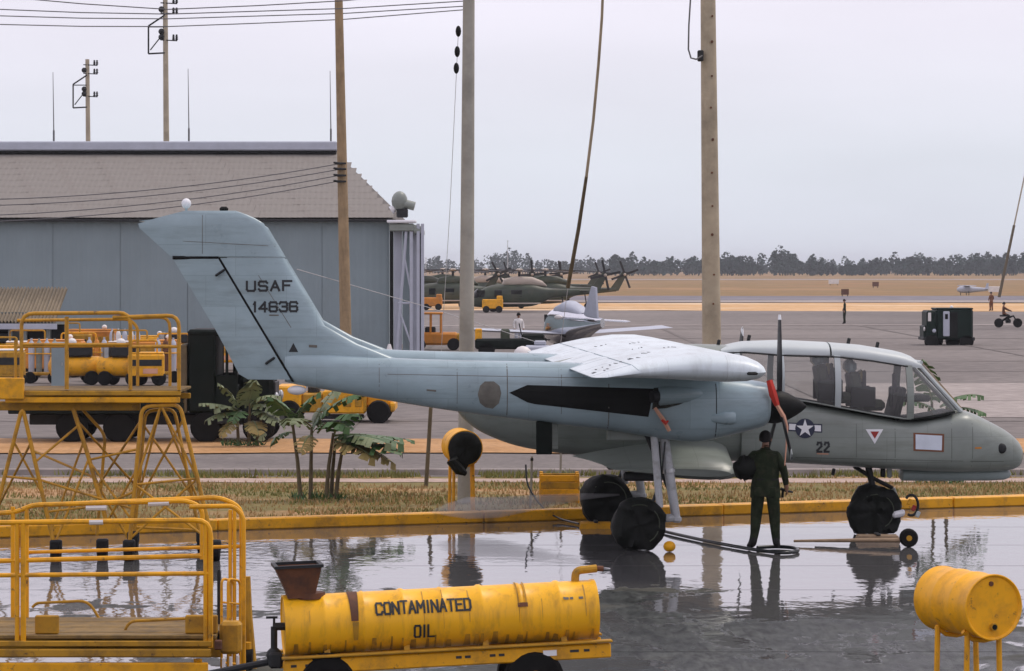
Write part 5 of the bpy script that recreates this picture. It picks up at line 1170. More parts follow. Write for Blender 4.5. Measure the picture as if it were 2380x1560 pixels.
for px, Y in ((300, YA + .05), (500, YA + .05), (238, YA + .2), (-30, YA + .05), (130, YA + .05), (310, YZ), (470, YZ)):
    b = mp2_(px, 1262, Y); MB().cyl((b.x - .06, b.y, .13), (b.x + .06, b.y, .13), .13, n=18).build('caster', M['rubber'], ms_); MB().box((b.x, b.y, .2), (.16, .1, .16), .02).build('caster_fork', M['dark_steel'], ms_)
# ---------------------------------------------------------------- people
def person(name, label, loc, rotz, hgt, pose, mats, sub=2, group=None, fingers=True, props=None):
    k = hgt / 1.72; V = []; Rr = []; E = []
    def v(p, r_, par=None):
        V.append(Vector(p) * k); Rr.append((r_[0] * k, r_[1] * k) if isinstance(r_, tuple) else (r_ * k, r_ * k))
        if par is not None: E.append((par, len(V) - 1))
        return len(V) - 1
    pel = v(pose.get('pelvis', (0, 0, .95)), (.155, .115)); px, py, pz = pose.get('pelvis', (0, 0, .95))
    sp1 = v((px, py - .01, pz + .17), (.145, .105), pel); che = v((px, py - .015, pz + .36), (.165, .115), sp1); nb_ = v((px, py - .005, pz + .50), (.075, .07), che)
    nk = v((px, py + .01, pz + .57), .052, nb_); hd = v((px, py + .03, pz + .665), (.078, .09), nk); ht = v((px, py + .02, pz + .745), (.062, .075), hd)
    v((px, py + .115, pz + .645), .014, hd)                       # nose
    hands = []
    for s, an in ((-1, 'l'), (1, 'r')):
        sh_ = v((px + s * .17, py - .01, pz + .455), .08, che); el = v(pose[an + 'el'], .064, sh_); wr = v(pose[an + 'wr'], .042, el)
        d_ = (Vector(pose[an + 'wr']) - Vector(pose[an + 'el'])).normalized(); pm = v(Vector(pose[an + 'wr']) + d_ * .06, (.036, .022), wr); hands.append(Vector(pose[an + 'wr']) * k + d_ * .08 * k)
        if fingers:
            side = Vector((0, 1, 0)); side = (side - d_ * side.dot(d_)).normalized(); inn = d_.cross(side) * (-s)
            for i, (o_, L_) in enumerate(((-.028, .055), (-.010, .068), (.010, .066), (.027, .05))):
                b_ = Vector(pose[an + 'wr']) + d_ * .095 + side * o_; f1 = v(b_, .0095, pm); f2 = v(b_ + d_ * L_ * .55 + inn * .008, .009, f1); v(b_ + d_ * L_ * .85 + inn * .032, .007, f2)
            t1 = v(Vector(pose[an + 'wr']) + d_ * .05 + side * .045, .011, pm); v(Vector(pose[an + 'wr']) + d_ * .09 + side * .055 + inn * .02, .009, t1)
        hp_ = v((px + s * .10, py, pz - .06), (.12, .125), pel); kn = v(pose[an + 'kn'], (.086, .09), hp_); ak = v(pose[an + 'ak'], (.066, .07), kn)
        a_ = Vector(pose[an + 'ak']); v((a_.x, a_.y - .05, a_.z - .055), .038, ak); f_ = Vector(pose[an + 'to']); bl_ = v(a_.lerp(f_, .6), .042, ak); v(f_, .034, bl_)
    me = bpy.data.meshes.new(name + '_body'); me.from_pydata([tuple(p) for p in V], E, [])
    ob = bpy.data.objects.new('tmp', me); col.objects.link(ob)
    md = ob.modifiers.new('s', 'SKIN'); md.use_smooth_shade = True; md.branch_smoothing = .4
    for i, r_ in enumerate(Rr): me.skin_vertices[0].data[i].radius = r_
    me.skin_vertices[0].data[0].use_root = True
    sm = ob.modifiers.new('d', 'SUBSURF'); sm.levels = sub; sm.render_levels = sub
    dg = bpy.context.evaluated_depsgraph_get(); nm = bpy.data.meshes.new_from_object(ob.evaluated_get(dg)); nm.name = 'body'
    bpy.data.objects.remove(ob)
    t = thing(name, label, 'person', loc, rotz, group)
    b = bpy.data.objects.new('body', nm); col.objects.link(b); b.parent = t
    nm.materials.clear()
    for m_ in (mats['cloth'], M['skin'], M['boots'], mats.get('legs', mats['cloth'])): nm.materials.append(m_)
    for p in nm.polygons:
        c = p.center; mi = 0
        if c.z > (pz + .545) * k: mi = 1
        elif c.z < .17 * k: mi = 2
        elif min((c - h_).length for h_ in hands) < .115 * k: mi = 1
        elif c.z < (pz - .02) * k: mi = 3
        p.material_index = mi; p.use_smooth = True
    # hair or cap, collar
    hc = Vector((px, py + .012, pz + .70)) * k
    g = MB(); rg = []
    for i in range(9):
        a = math.pi * i / 8 * .62; rg.append([hc + Vector((.093 * k * math.sin(a) * math.cos(q), .108 * k * math.sin(a) * math.sin(q), .098 * k * math.cos(a) - (.045 * k * max(0, -math.sin(q)) * math.sin(a)))) for q in [2 * math.pi * j / 18 for j in range(18)]])
    g.loft(rg).build('hair', mats.get('hair', M['hair']), t, 60)
    for s in (-1, 1): MB().ball(Vector((px + s * .082, py + .02, pz + .665)) * k, (.012 * k, .022 * k, .032 * k), 8, 6).build('ear', M['skin'], t)
    if props: props(t, k)
    return t
fp0 = G(1779, 1278)
def work_props(t, k):
    # loose jacket hem and a bundle of dark rags under the left arm, nozzle in the right hand
    rg = []
    for z_, a, b in ((1.41, .20, .13), (1.25, .215, .15), (1.05, .195, .15), (.92, .215, .16), (.78, .225, .17)):
        rg.append([Vector((a * math.cos(q) * (1 + .05 * noise.noise((math.cos(q) * 2, math.sin(q) * 2, z_ * 5))), b * math.sin(q) * (1 + .06 * noise.noise((math.cos(q) * 2, math.sin(q) * 2, z_ * 4 + 3))) - .01, z_ + .02 * math.sin(q * 3))) * k for q in [2 * math.pi * i / 24 for i in range(24)]])
    MB().loft(rg).build('jacket', M['fatigues'], t, 60)
    MB().loft([[Vector(((.197 if z_ else .193) * math.cos(q), (.152 if z_ else .15) * math.sin(q) - .01, 1.0 + .05 * z_)) * k for q in [2 * math.pi * i / 24 for i in range(24)]] for z_ in (0, 1)], False, False).build('belt', M['boots'], t, 60)
    for s in (-1, 1): MB().box(Vector((s * .10, -.158, .86)) * k, (.12 * k, .02, .13 * k), .01).build('pocket', M['fatigues'], t)
p1 = person('person', 'person in dark green fatigues standing with their back turned below the propeller', (fp0.x, fp0.y, 0), R(-8), 1.62,
       dict(lel=(-.30, -.02, 1.20), lwr=(-.24, .19, 1.16), rel=(.27, -.03, 1.17), rwr=(.30, .08, .93), lkn=(-.135, .04, .52), lak=(-.165, -.02, .10), lto=(-.27, .09, .035), rkn=(.13, .02, .52), rak=(.155, -.01, .10), rto=(.19, .15, .035)),
       dict(cloth=M['fatigues'], legs=M['fatigues']), 2, None, True, work_props)
# bundle held under the left arm
bp = W(1733, 1088, fp0.y); bd = MB()
rg = []
for i in range(9):
    a = math.pi * i / 8; rg.append([Vector((.17 * max(math.sin(a), .05) * math.cos(q), .16 * max(math.sin(a), .05) * math.sin(q), .16 * math.cos(a))) * (1 + .35 * noise.noise((math.cos(q) * 2 + i * .4, math.sin(q) * 2, i * .7))) for q in [2 * math.pi * j / 16 for j in range(16)]])
solo(MB().loft(rg), 'rag_bundle', M['canvas'], 'dark bundle of rags held under the left arm of the person by the propeller', 'rags', (bp.x, fp0.y + .02, bp.z), 0, None, 60)
nz = W(1829, 1142, fp0.y); nzt = thing('hose_nozzle', 'small spray gun held in the right hand of the person', 'nozzle', (nz.x, nz.y - .02, nz.z))
MB().tube([(-.08, .08, .03), (.0, .1, .0), (.09, .12, -.02)], [.022, .02, .012], 8).build('barrel', M['dark_steel'], nzt); MB().cyl((-.05, .08, .02), (-.06, .06, -.09), .018, n=8).build('grip', M['rubber'], nzt)
# hose lying on the ground
def onG(px, py, z=.03): v = G(px, py); return Vector((v.x, v.y, z))
def hose(name, label, pts, r=.022):
    a = pts[0]; P_ = [tuple(p - a) for p in pts]; P_ = resample(P_, 5)
    return solo(MB().tube(P_, r, 8), name, M['hose'], label, 'hose', a, 0, None, 60)
hose('water_hose', 'black hose snaking over the wet ramp past the person to the main wheel', [onG(1478, 1222), onG(1545, 1240), onG(1600, 1253), onG(1660, 1266), onG(1720, 1277), onG(1770, 1285), onG(1820, 1290), onG(1853, 1286), onG(1846, 1279), onG(1805, 1276), onG(1760, 1278)], .024)
h0 = W(1222, 1080, 49.0)
hose('drain_hose', 'thin black hose hanging from the airplane down to the kerb', [h0, W(1228, 1130, 48.9), W(1262, 1180, 48.6), W(1300, 1205, 48.0), onG(1345, 1222)], .014)

# tow bar beside the nose wheel and wheel chocks
tb = onG(1845, 1266, 0); tw = thing('tow_bar', 'thin tow bar with a small wheel lying on the wet ramp by the nose wheel', 'tow bar', tb)
e_ = onG(2112, 1272, 0) - tb
MB().tube([(0, 0, .05), tuple(Vector((e_.x * .5, e_.y * .5, .08))), (e_.x, e_.y, .1)], [.018, .024, .026], 8).build('bar', M['plank'], tw)
MB().tube([(0.3, .06, .04), (e_.x * .95, e_.y + .1, .07)], .014, 6).build('side_bar', M['dark_steel'], tw)
c = Vector((e_.x, e_.y, .13)); MB().loft([[c + Vector((r_ * math.cos(q), y_, r_ * math.sin(q))) for q in [i * math.pi / 9 for i in range(18)]] for y_, r_ in ((-.06, .04), (-.06, .11), (-.03, .13), (.03, .13), (.06, .11), (.06, .04))]).build('wheel', M['rubber'], tw)
MB().cyl(c + Vector((0, -.07, 0)), c + Vector((0, .07, 0)), .04, n=10).build('hub', M['yellow_old'], tw)
def chock(label, loc, rz, m='plank', L_=.62):
    t = thing('wheel_chock', label, 'chock', loc, rz)
    for k, y_ in enumerate((-.11, .11)): MB().prism([(-L_ / 2, y_, 0), (L_ / 2, y_, 0), (L_ / 2 - .03, y_, .085), (-L_ / 2 + .03, y_, .085)], (0, .075, 0)).build('block', M[m], t)
    MB().box((0, .035, .1), (.06, .34, .025), .006).build('tie_bar', M['dark_steel'], t)
chock('wooden wheel chock on the wet ramp in front of the nose wheel', onG(2040, 1258, 0), 0)
chock('yellow wheel chock behind the far main wheel', onG(1385, 1228, 0), 0, 'yellow', .5)
yb = onG(1556, 1283, .0); fl_ = MB().ball((0, 0, .075), (.085, .085, .075), 14, 8); fo2 = solo(fl_, 'float_ball', M['yellow_drum'], 'small round yellow float on the ground against the near main wheel', 'float', yb)
tray = onG(1290, 1212, 0)

# water spray drifting left from the far main wheel
m = bpy.data.materials.new('spray'); m.use_nodes = True; t_ = m.node_tree; t_.nodes.clear(); o_ = t_.nodes.new('ShaderNodeOutputMaterial'); vp = t_.nodes.new('ShaderNodeVolumePrincipled'); vp.inputs['Density'].default_value = 3.0; vp.inputs['Color'].default_value = (.95, .95, .97, 1); t_.links.new(vp.outputs[0], o_.inputs[1])
a, b = W(1440, 1150, 46.6), W(1040, 1185, 46.9)
spr = MB().tube([(0, 0, 0), (b - a) * .2 + Vector((0, 0, .02)), (b - a) * .45, (b - a) * .7 + Vector((0, 0, -.03)), (b - a) * .88, b - a, (b - a) * 1.1], [.015, .05, .11, .16, .17, .1, .01], 14); so_ = spr.build('water_spray', m, None); so_.location = a
tag(so_, 'faint white water spray drifting left from the main wheels', 'spray', None, 'stuff')

# yellow crate behind the belly
yb = onG(1300, 1165, -.02); yc = thing('yellow_crate', 'battered yellow crate on the verge under the airplane belly', 'crate', yb)
for k in range(4): MB().box((0, -.25, .07 + .115 * k), (.62, .03, .10), .008).build('slat', M['yellow'] if k % 2 else M['yellow_old'], yc)
for x_ in (-.3, .3):
    for y_ in (-.22, .25): MB().box((x_, y_, .25), (.06, .06, .5), .008).build('post', M['yellow'], yc)
for k in range(4): MB().box((0, .28, .07 + .115 * k), (.62, .03, .10), .008).build('slat', M['yellow_old'], yc)
for px, lb in ((1232, 'thin grey stake on the verge left of the yellow crate'), (1300, 'thin grey stake on the verge right behind the yellow crate')):
    b = onG(px, 1178 if px < 1260 else 1150, -.03); st = thing('verge_stake', lb, 'stake', b, 0, 'stakes behind the belly'); MB().tube([(0, 0, 0), (.02, 0, .42), (.03, 0, .85)], .022, 6).build('shaft', M['pole_grey'], st); MB().box((.03, 0, .8), (.05, .05, .05), .008).build('cap', M['dark_steel'], st)

# ---------------------------------------------------------------- banana plants
def leaf(base, d, up, L_, w_, droop, parent, m, torn=.5, seed=0):
    rnd = random.Random(seed); d = Vector(d).normalized(); base = Vector(base); pts = []; p = base.copy(); dirv = (d + Vector((0, 0, up))).normalized()
    n = 12
    for i in range(n + 1):
        pts.append(p.copy()); dirv = (dirv + Vector((0, 0, -droop / n)) + d * .02).normalized(); p = p + dirv * (L_ / n)
    w_ = w_ * 1.75; mb = MB()
    for i in range(1, n):
        t = (pts[i + 1] - pts[i]); sd = t.normalized().cross(Vector((0, 0, 1))); sd = sd.normalized() if sd.length > .01 else Vector((1, 0, 0)); nrm = sd.cross(t.normalized())
        for s in (-1, 1):
            if rnd.random() < .08: continue
            ww = lambda f: w_ * max(.05, math.sin(math.pi * min(1, f * .92 + .08)) ** .6)
            g_ = .82 if rnd.random() < torn else 1.0; fw = .25 * rnd.random(); dr = rnd.uniform(.05, .55)
            a0, a1 = pts[i], pts[i].lerp(pts[i + 1], g_)
            b0 = a0 + sd * s * ww(i / n) * .5 + nrm * .05 * L_ * .2 + t * fw; b1 = a1 + sd * s * ww((i + 1) / n) * .5 + nrm * .04 * L_ * .2 + t * fw
            c0 = a0 + sd * s * ww(i / n) - Vector((0, 0, dr * w_ * .7)) + t * fw * 2; c1 = a1 + sd * s * ww((i + 1) / n) - Vector((0, 0, dr * w_ * .7)) + t * fw * 1.6
            mb.add([a0, a1, b1, b0, c1, c0], [(0, 1, 2, 3), (3, 2, 4, 5)])
    o = mb.build('leaf', m, parent, 60, False)
    MB().tube(pts, [.022 - .017 * i / n for i in range(n + 1)], 5).build('midrib', M['leaf_pale'], o)
    return o
def banana(label, loc, stems, leaves, seed):
    t = thing('banana_plant', label, 'plant', loc, 0, 'banana plants')
    for k, (x_, y_, x2, h) in enumerate(stems): MB().tube([(x_, y_, -.05), (x_ + (x2 - x_) * .4, y_, h * .5), (x2, y_, h)], [.04, .032, .024], 8).build('stem', M['stem'], t)
    for k, (b_, d_, up, L_, w_, dr, m_) in enumerate(leaves): leaf(b_, d_, up, L_, w_, dr, t, M[m_], .55, seed * 100 + k)
    r2 = random.Random(seed)
    g = MB()
    for k in range(60):
        x_, y_ = r2.uniform(-.45, .45), r2.uniform(-.2, .2); a = r2.uniform(0, 6.28); g.add([(x_ - .02, y_, -.02), (x_ + .02, y_, -.02), (x_ + .1 * math.cos(a), y_ + .1 * math.sin(a), r2.uniform(.06, .16))], [(0, 1, 2)])
    g.build('base_grass', M['leaf'], t, 0, False)
b2 = onG(738, 1158, 0)
banana('tall banana plant with torn leaves on the verge under the tail boom', b2, [(-.28, 0, -.42, 1.25), (-.12, .05, -.10, 1.2), (.14, -.03, .27, 1.1), (.30, .05, .44, .95), (.22, .1, .30, 1.0)],
       [((-.42, 0, 1.2), (-.25, -.3, 0), 2.2, .85, .16, 1.0, 'leaf'), ((-.42, 0, 1.2), (.3, -.1, 0), 2.6, .8, .15, .8, 'leaf'), ((-.10, .05, 1.15), (.55, -.1, 0), 1.7, 1.15, .17, .9, 'leaf'), ((-.10, .05, 1.15), (.2, .1, 0), 3, 1.0, .14, .8, 'leaf_pale'),
        ((.27, 0, 1.05), (.3, -.4, 0), 2.0, .9, .16, 1.4, 'leaf'), ((.27, 0, 1.05), (1, -.25, 0), .18, 1.25, .22, .55, 'leaf'), ((.40, .05, .95), (1, -.45, 0), .16, 1.15, .22, .6, 'leaf'), ((.36, .05, .98), (1, .25, 0), .22, 1.3, .2, .45, 'leaf'), ((.30, -.05, .95), (.9, -.6, 0), .08, .9, .2, .8, 'leaf_dry'), ((.34, -.05, .9), (1, -.15, 0), .02, 1.05, .2, .7, 'leaf_dry'), ((.3, 0, 1.0), (1, -.5, 0), .35, 1.1, .2, .75, 'leaf_pale'), ((-.3, 0, 1.2), (-.1, -.5, 0), 1.2, .7, .16, 1.5, 'leaf_pale'), ((.0, 0, 1.1), (.4, -.4, 0), 1.1, .9, .17, 1.4, 'leaf'), ((.45, 0, .95), (1, 0, 0), -.1, .8, .2, .6, 'leaf_dry'), ((-.4, 0, 1.1), (-.6, .2, 0), .3, .5, .12, 1.6, 'leaf'), ((-.1, 0, 1.05), (-.2, -.5, 0), .2, .5, .12, 1.6, 'leaf_dry')], 2)
b3 = onG(565, 1033, 0)
banana('pale bushy banana plant in front of the dark truck', b3, [(-.1, 0, -.15, .8), (.12, 0, .15, .9), (.3, .1, .4, .6)],
       [((-.15, 0, .75), (-1, -.2, 0), .5, .85, .17, .5, 'leaf_pale'), ((-.15, 0, .7), (-1, -.4, 0), .1, .75, .17, .7, 'leaf_pale'), ((-.1, 0, .8), (-.4, -.2, 0), 2.0, .75, .15, .5, 'leaf_pale'), ((.1, 0, .85), (.2, -.3, 0), 2.6, .7, .15, .5, 'leaf_pale'), ((.15, 0, .85), (.7, -.2, 0), 1.2, .8, .16, 1.2, 'leaf_pale'), ((.15, 0, .8), (.9, -.3, 0), .8, .8, .16, 1.8, 'leaf_pale'), ((.3, 0, .6), (1, 0, 0), .9, .75, .16, 2.2, 'leaf_pale'), ((0, 0, .7), (-.3, -.8, 0), .5, .6, .15, 1.4, 'leaf'), ((.2, 0, .5), (.3, -.8, 0), .3, .6, .15, 1.6, 'leaf_dry'), ((.05, 0, .8), (.1, -.2, 0), 3, .75, .15, .4, 'leaf_pale'), ((.2, 0, .7), (.8, -.5, 0), .4, .7, .16, 1.4, 'leaf_pale'), ((-.05, 0, .7), (-.8, -.5, 0), .9, .7, .16, 1.2, 'leaf_pale'), ((.1, -.05, .45), (.6, -.5, 0), .1, .55, .16, 1.4, 'leaf_pale'), ((-.1, 0, .5), (-.6, -.6, 0), .2, .6, .14, 1.6, 'leaf_dry')], 5)
b4 = W(2185, 960, 57); b4.z = 0
banana('dark banana plant leaves showing beyond the windshield', b4, [(-.1, 0, -.15, 1.45), (.1, 0, .12, 1.35)],
       [((-.15, 0, 1.4), (-.12, -.2, 0), 3.2, .95, .15, .3, 'leaf'), ((.0, 0, 1.35), (1, -.2, 0), 1.0, .85, .15, 1.0, 'leaf'), ((.1, 0, 1.3), (1, -.1, 0), .35, .75, .15, .8, 'leaf'), ((.1, 0, 1.2), (1, .1, 0), .05, .8, .15, .5, 'leaf'), ((.1, 0, 1.2), (1, -.3, 0), .0, .65, .14, 1.2, 'leaf_dry'), ((-.1, 0, 1.3), (-1, 0, 0), .8, .7, .15, .9, 'leaf')], 8)
# ---------------------------------------------------------------- vehicles
def disc(c, r, w, ax='y', n=18, prof=((-.5, .5), (-.5, .88), (-.3, 1), (.3, 1), (.5, .88), (.5, .5))):
    c = Vector(c)
    return MB().loft([[c + (Vector((r * k * math.cos(q), y_ * w, r * k * math.sin(q))) if ax == 'y' else Vector((y_ * w, r * k * math.cos(q), r * k * math.sin(q)))) for q in [2 * math.pi * i / n for i in range(n)]] for y_, k in prof])
def tyre(c, r, w, parent, rim='truck_green', ax='y'):
    o = disc(c, r, w, ax).build('wheel', M['rubber'], parent, 40)
    disc(c, r * .5, w * .9, ax, 12, ((-.5, .1), (-.45, .98), (.45, .98), (.5, .1))).build('rim', M[rim], o, 40); return o
# dark flatbed truck, facing right
tb = onG(430, 1024, 0); S_ = tb.y / F
tr_ = thing('flatbed_truck', 'dark green flatbed truck standing on the apron behind the tail boom', 'truck', (tb.x, tb.y, 0))
def tp(px, py): v = W(px, py, tb.y); return Vector((v.x - tb.x, 0, v.z))
def tbox(name, px0, py0, px1, py1, y0, y1, m, b=.03, parent=tr_):
    a, c = tp(px0, py0), tp(px1, py1)
    return MB().box(((a.x + c.x) / 2, (y0 + y1) / 2, (a.z + c.z) / 2), (abs(c.x - a.x), y1 - y0, abs(a.z - c.z)), b).build(name, M[m], parent)
# cab shell: rear wall, posts, roof, door with window opening
tbox('cab_rear', 436, 770, 500, 960, 0, 2.0, 'truck_green', .05)
tbox('cab_roof', 436, 766, 553, 782, -.02, 2.02, 'truck_green', .05)
tbox('door', 500, 872, 552, 958, .02, .10, 'truck_green'); tbox('door', 500, 872, 552, 958, 1.9, 1.98, 'truck_green')
tbox('cab_floor', 500, 900, 552, 960, .1, 1.9, 'truck_green')
for y_ in (.05, 1.93):
    for px in (499, 527, 549): MB().box(tp(px, 828) + Vector((0, y_, 0)), (.06, .07, .92), .01).build('window_post', M['truck_green'], tr_)
MB().box(tp(551, 828) + Vector((0, 1.0, 0)), (.02, 1.8, .86)).build('windscreen', M['window_glass'], tr_)
tbox('hood', 552, 874, 632, 960, .35, 1.65, 'truck_green', .10)
for y0 in (0, 1.5): tbox('fender', 560, 925, 642, 968, y0, y0 + .5, 'truck_green', .08)
tbox('bumper', 636, 965, 646, 985, 0, 2.0, 'truck_green'); tbox('grille', 632, 890, 637, 960, .45, 1.55, 'dark_steel', .01)
for y_ in (.3, 1.7): MB().ball(tp(640, 925) + Vector((0, y_, 0)), (.06, .12, .12), 10, 6).build('headlight', M['steel'], tr_)
tbox('chassis', 60, 965, 632, 990, .5, 1.5, 'dark_steel', .02)
tbox('bed', 20, 935, 428, 962, -.1, 2.1, 'truck_green', .02)
for px in range(30, 430, 56): MB().box(tp(px, 925) + Vector((0, -.08, 0)), (.07, .06, .42), .01).build('stake', M['truck_green'], tr_)
for py in (908, 925): tbox('bed_slat', 24, py - 5, 428, py + 5, -.1, -.06, 'truck_green', .01)
for px in (600, 478, 275, 165):
    for y_ in (.16, 1.84): tyre(tp(px, 993) + Vector((0, y_, -.0)), .36, .24, tr_)
tbox('brown_tarp', 420, 800, 434, 960, -.05, 2.0, 'stem', .03); tbox('step', 505, 975, 545, 985, -.05, .2, 'dark_steel', .01)

# yellow aircraft tow tractor
yb = onG(780, 980, 0); yt = thing('tow_tractor', 'low yellow aircraft tow tractor parked behind the tail boom', 'tractor', (yb.x, yb.y, 0))
def yp(px, py): v = W(px, py, yb.y); return Vector((v.x - yb.x, 0, v.z))
def ybox(name, px0, py0, px1, py1, y0, y1, m, b=.04):
    a, c = yp(px0, py0), yp(px1, py1); return MB().box(((a.x + c.x) / 2, (y0 + y1) / 2, (a.z + c.z) / 2), (abs(c.x - a.x), y1 - y0, abs(a.z - c.z)), b).build(name, M[m], yt)
ybox('rear_body', 640, 898, 700, 960, 0, 1.8, 'yellow'); ybox('seat_well', 700, 915, 750, 960, .1, 1.7, 'yellow_old'); ybox('side_panel', 750, 908, 850, 962, .02, 1.78, 'yellow')
ybox('engine_cover', 846, 912, 908, 950, .4, 1.4, 'yellow', .08); ybox('seat', 712, 898, 738, 918, .5, 1.3, 'dark_steel', .05)
ybox('front_bumper', 905, 935, 918, 958, 0, 1.8, 'yellow'); ybox('corner_post', 845, 905, 852, 958, -.02, .08, 'yellow_old', .02)
MB().cyl(yp(756, 912) + Vector((0, .9, 0)), yp(744, 882) + Vector((0, .9, 0)), .03, n=8).build('steering_column', M['dark_steel'], yt)
for px in (880, 672):
    for y_ in (.02, 1.6): tyre(yp(px, 958) + Vector((0, y_, 0)), .30, .24, yt, 'yellow_old')
for px in (770, 800, 825): ybox('panel_louvre', px, 920, px + 16, 946, -.0, .04, 'yellow_old', .01)
MB().box(yp(790, 965) + Vector((0, .3, -.05)), (1.2, .2, .12), .03).build('side_step', M['dark_steel'], yt)
for y_ in (.25, 1.55): MB().ball(yp(912, 925) + Vector((0, y_, 0)), (.05, .1, .1), 10, 6).build('headlight', M['white_thing'], yt)

# ground power and test carts lined up on the apron before the hangar
def cart(label, px, py, kind, w=1.0, rz=0.0):
    b = onG(px, py, 0); t = thing('equipment_cart', label, 'cart', (b.x, b.y, -.04), rz, 'equipment carts before the hangar')
    m1 = ('yellow', 'yellow_old', 'orange_paint', 'yellow')[kind % 4]
    L_ = 2.0 * w; h = .75 + .12 * (kind % 3)
    MB().box((0, 0, .30 + h / 2), (L_, 1.1, h), .05).build('body', M[m1], t)
    MB().box((0, -.56, .30 + h * .62), (L_ * .86, .02, h * .28), .005).build('side_panel', M['dark_steel'] if kind % 2 else M['yellow_old'], t)
    MB().box((L_ * .12, -.565, .30 + h * .25), (L_ * .4, .02, h * .22), .005).build('door_panel', M['tan_cloth'] if kind % 3 == 0 else M['yellow_old'], t)
    MB().box((0, 0, .33 + h), (L_ * .96, 1.0, .05), .02).build('top_cover', M['white_thing'] if kind % 3 == 1 else M[m1], t)
    for x_ in (-L_ * .35, L_ * .35):
        for y_ in (-.45, .45): tyre((x_, y_, .24), .24, .16, t, 'yellow_old')
    if kind % 2 == 0:
        MB().ball((L_ * .25, 0, h + .44), (.11, .11, .10), 10, 6).build('lamp_dome', M['white_thing'], t)
    else:
        MB().rail([(-L_ * .4, -.3, h + .3), (-L_ * .4, -.3, h + .75), (L_ * .3, -.3, h + .75), (L_ * .3, -.3, h + .3)], .035, .1, 6).build('guard_hoop', M[m1], t)
    MB().rail([(-L_ / 2, 0, .3), (-L_ / 2 - .5, 0, .28), (-L_ / 2 - .8, 0, .6)], .03, .1, 6).build('drawbar', M['dark_steel'], t)
    return t
names = ['yellow equipment cart at the far left edge in front of the shed', 'old yellow cart with a guard hoop under the shed roof', 'orange cart with white dome seen through the tall stand railing on the left', 'yellow cart with guard hoop seen between the stand posts', 'yellow cart with white dome in the middle of the tall stand railing', 'old yellow cart with hoop right of the railing middle', 'orange cart with white dome near the right post of the tall stand', 'yellow cart just left of the dark truck cab',
         'yellow cart in the back row above the stand deck on the left', 'old yellow cart in the back row behind the stand', 'orange cart in the back row near the shed corner', 'yellow cart in the back row left of the truck roof', 'yellow cart seen through the dark truck window opening', 'old yellow cart with a hoop at the hangar wall right of the fin']
spots = [(5, 872, 0, 1.1), (70, 868, 1, .9), (130, 874, 2, 1.0), (190, 866, 3, .9), (250, 872, 0, 1.0), (312, 868, 1, .9), (362, 875, 2, .9), (408, 868, 3, .8), (30, 842, 3, 1.1), (150, 840, 1, 1.1), (215, 838, 2, 1.0), (340, 840, 0, 1.1), (520, 858, 0, 1.2), (850, 812, 1, 1.1)]
for (px, py, kd, w_), nm in zip(spots, names): cart(nm, px, py, kd, w_, random.uniform(-.15, .15))
# a second row right behind the deck of the tall stand
for k, (px, py, lb) in enumerate(((15, 895, 'low box cart behind the left end of the tall stand deck'), (340, 893, 'low box cart behind the right end of the tall stand deck'))): cart(lb, px, py, k * 2 + 1, .6, .1)
# grey cabinet and cardboard coloured boxes among them
cb = onG(138, 905, 0); ct = thing('grey_cabinet', 'narrow dark grey cabinet among the yellow carts', 'cabinet', cb)
MB().box((0, 0, .75), (.45, .45, 1.5), .03).build('body', M['hangar_wall'], ct); MB().box((0, -.235, .75), (.38, .02, 1.35), .01).build('door', M['hangar_wall'], ct); MB().box((.12, -.25, .8), (.03, .03, .12), .008).build('handle', M['steel'], ct)

# air bottle racks, compressor carts and cones mixed in among the carts
def bottle_rack(label, px, py, n, m):
    b = onG(px, py, -.04); t = thing('bottle_rack', label, 'rack', b, random.uniform(-.2, .2), 'bottle racks before the hangar')
    MB().box((0, 0, .32), (n * .26 + .2, .7, .1), .02).build('tray', M['yellow_old'], t)
    for k in range(n):
        x_ = (k - (n - 1) / 2) * .26; MB().loft([[Vector((x_ + r_ * math.cos(q), r_ * math.sin(q), z_)) for q in [i * math.pi / 5 for i in range(10)]] for r_, z_ in ((.1, .38), (.11, 1.25), (.08, 1.38), (.035, 1.44), (.035, 1.52))]).build('bottle', M[m if k % 2 else 'vent_pale'], t)
    MB().rail([(-n * .13 - .1, -.18, .35), (-n * .13 - .1, -.18, 1.0), (n * .13 + .1, -.18, 1.0), (n * .13 + .1, -.18, .35)], .025, .06, 6).build('hoop', M['yellow'], t)
    for x_ in (-n * .1, n * .1):
        for y_ in (-.32, .32): tyre((x_, y_, .2), .2, .12, t, 'yellow_old')
for px, py, n, m, lb in ((100, 888, 4, 'green_grey', 'rack of pale gas bottles at the left behind the stand deck'), (225, 884, 3, 'orange_paint', 'small rack of orange and pale bottles behind the middle of the railing'), (385, 886, 3, 'rust', 'small bottle rack beside the right post of the tall stand'), (290, 852, 5, 'white_thing', 'long rack of white bottles in the back row behind the railing'), (60, 846, 4, 'white_thing', 'rack of white bottles in front of the shed')): bottle_rack(lb, px, py, n, m)
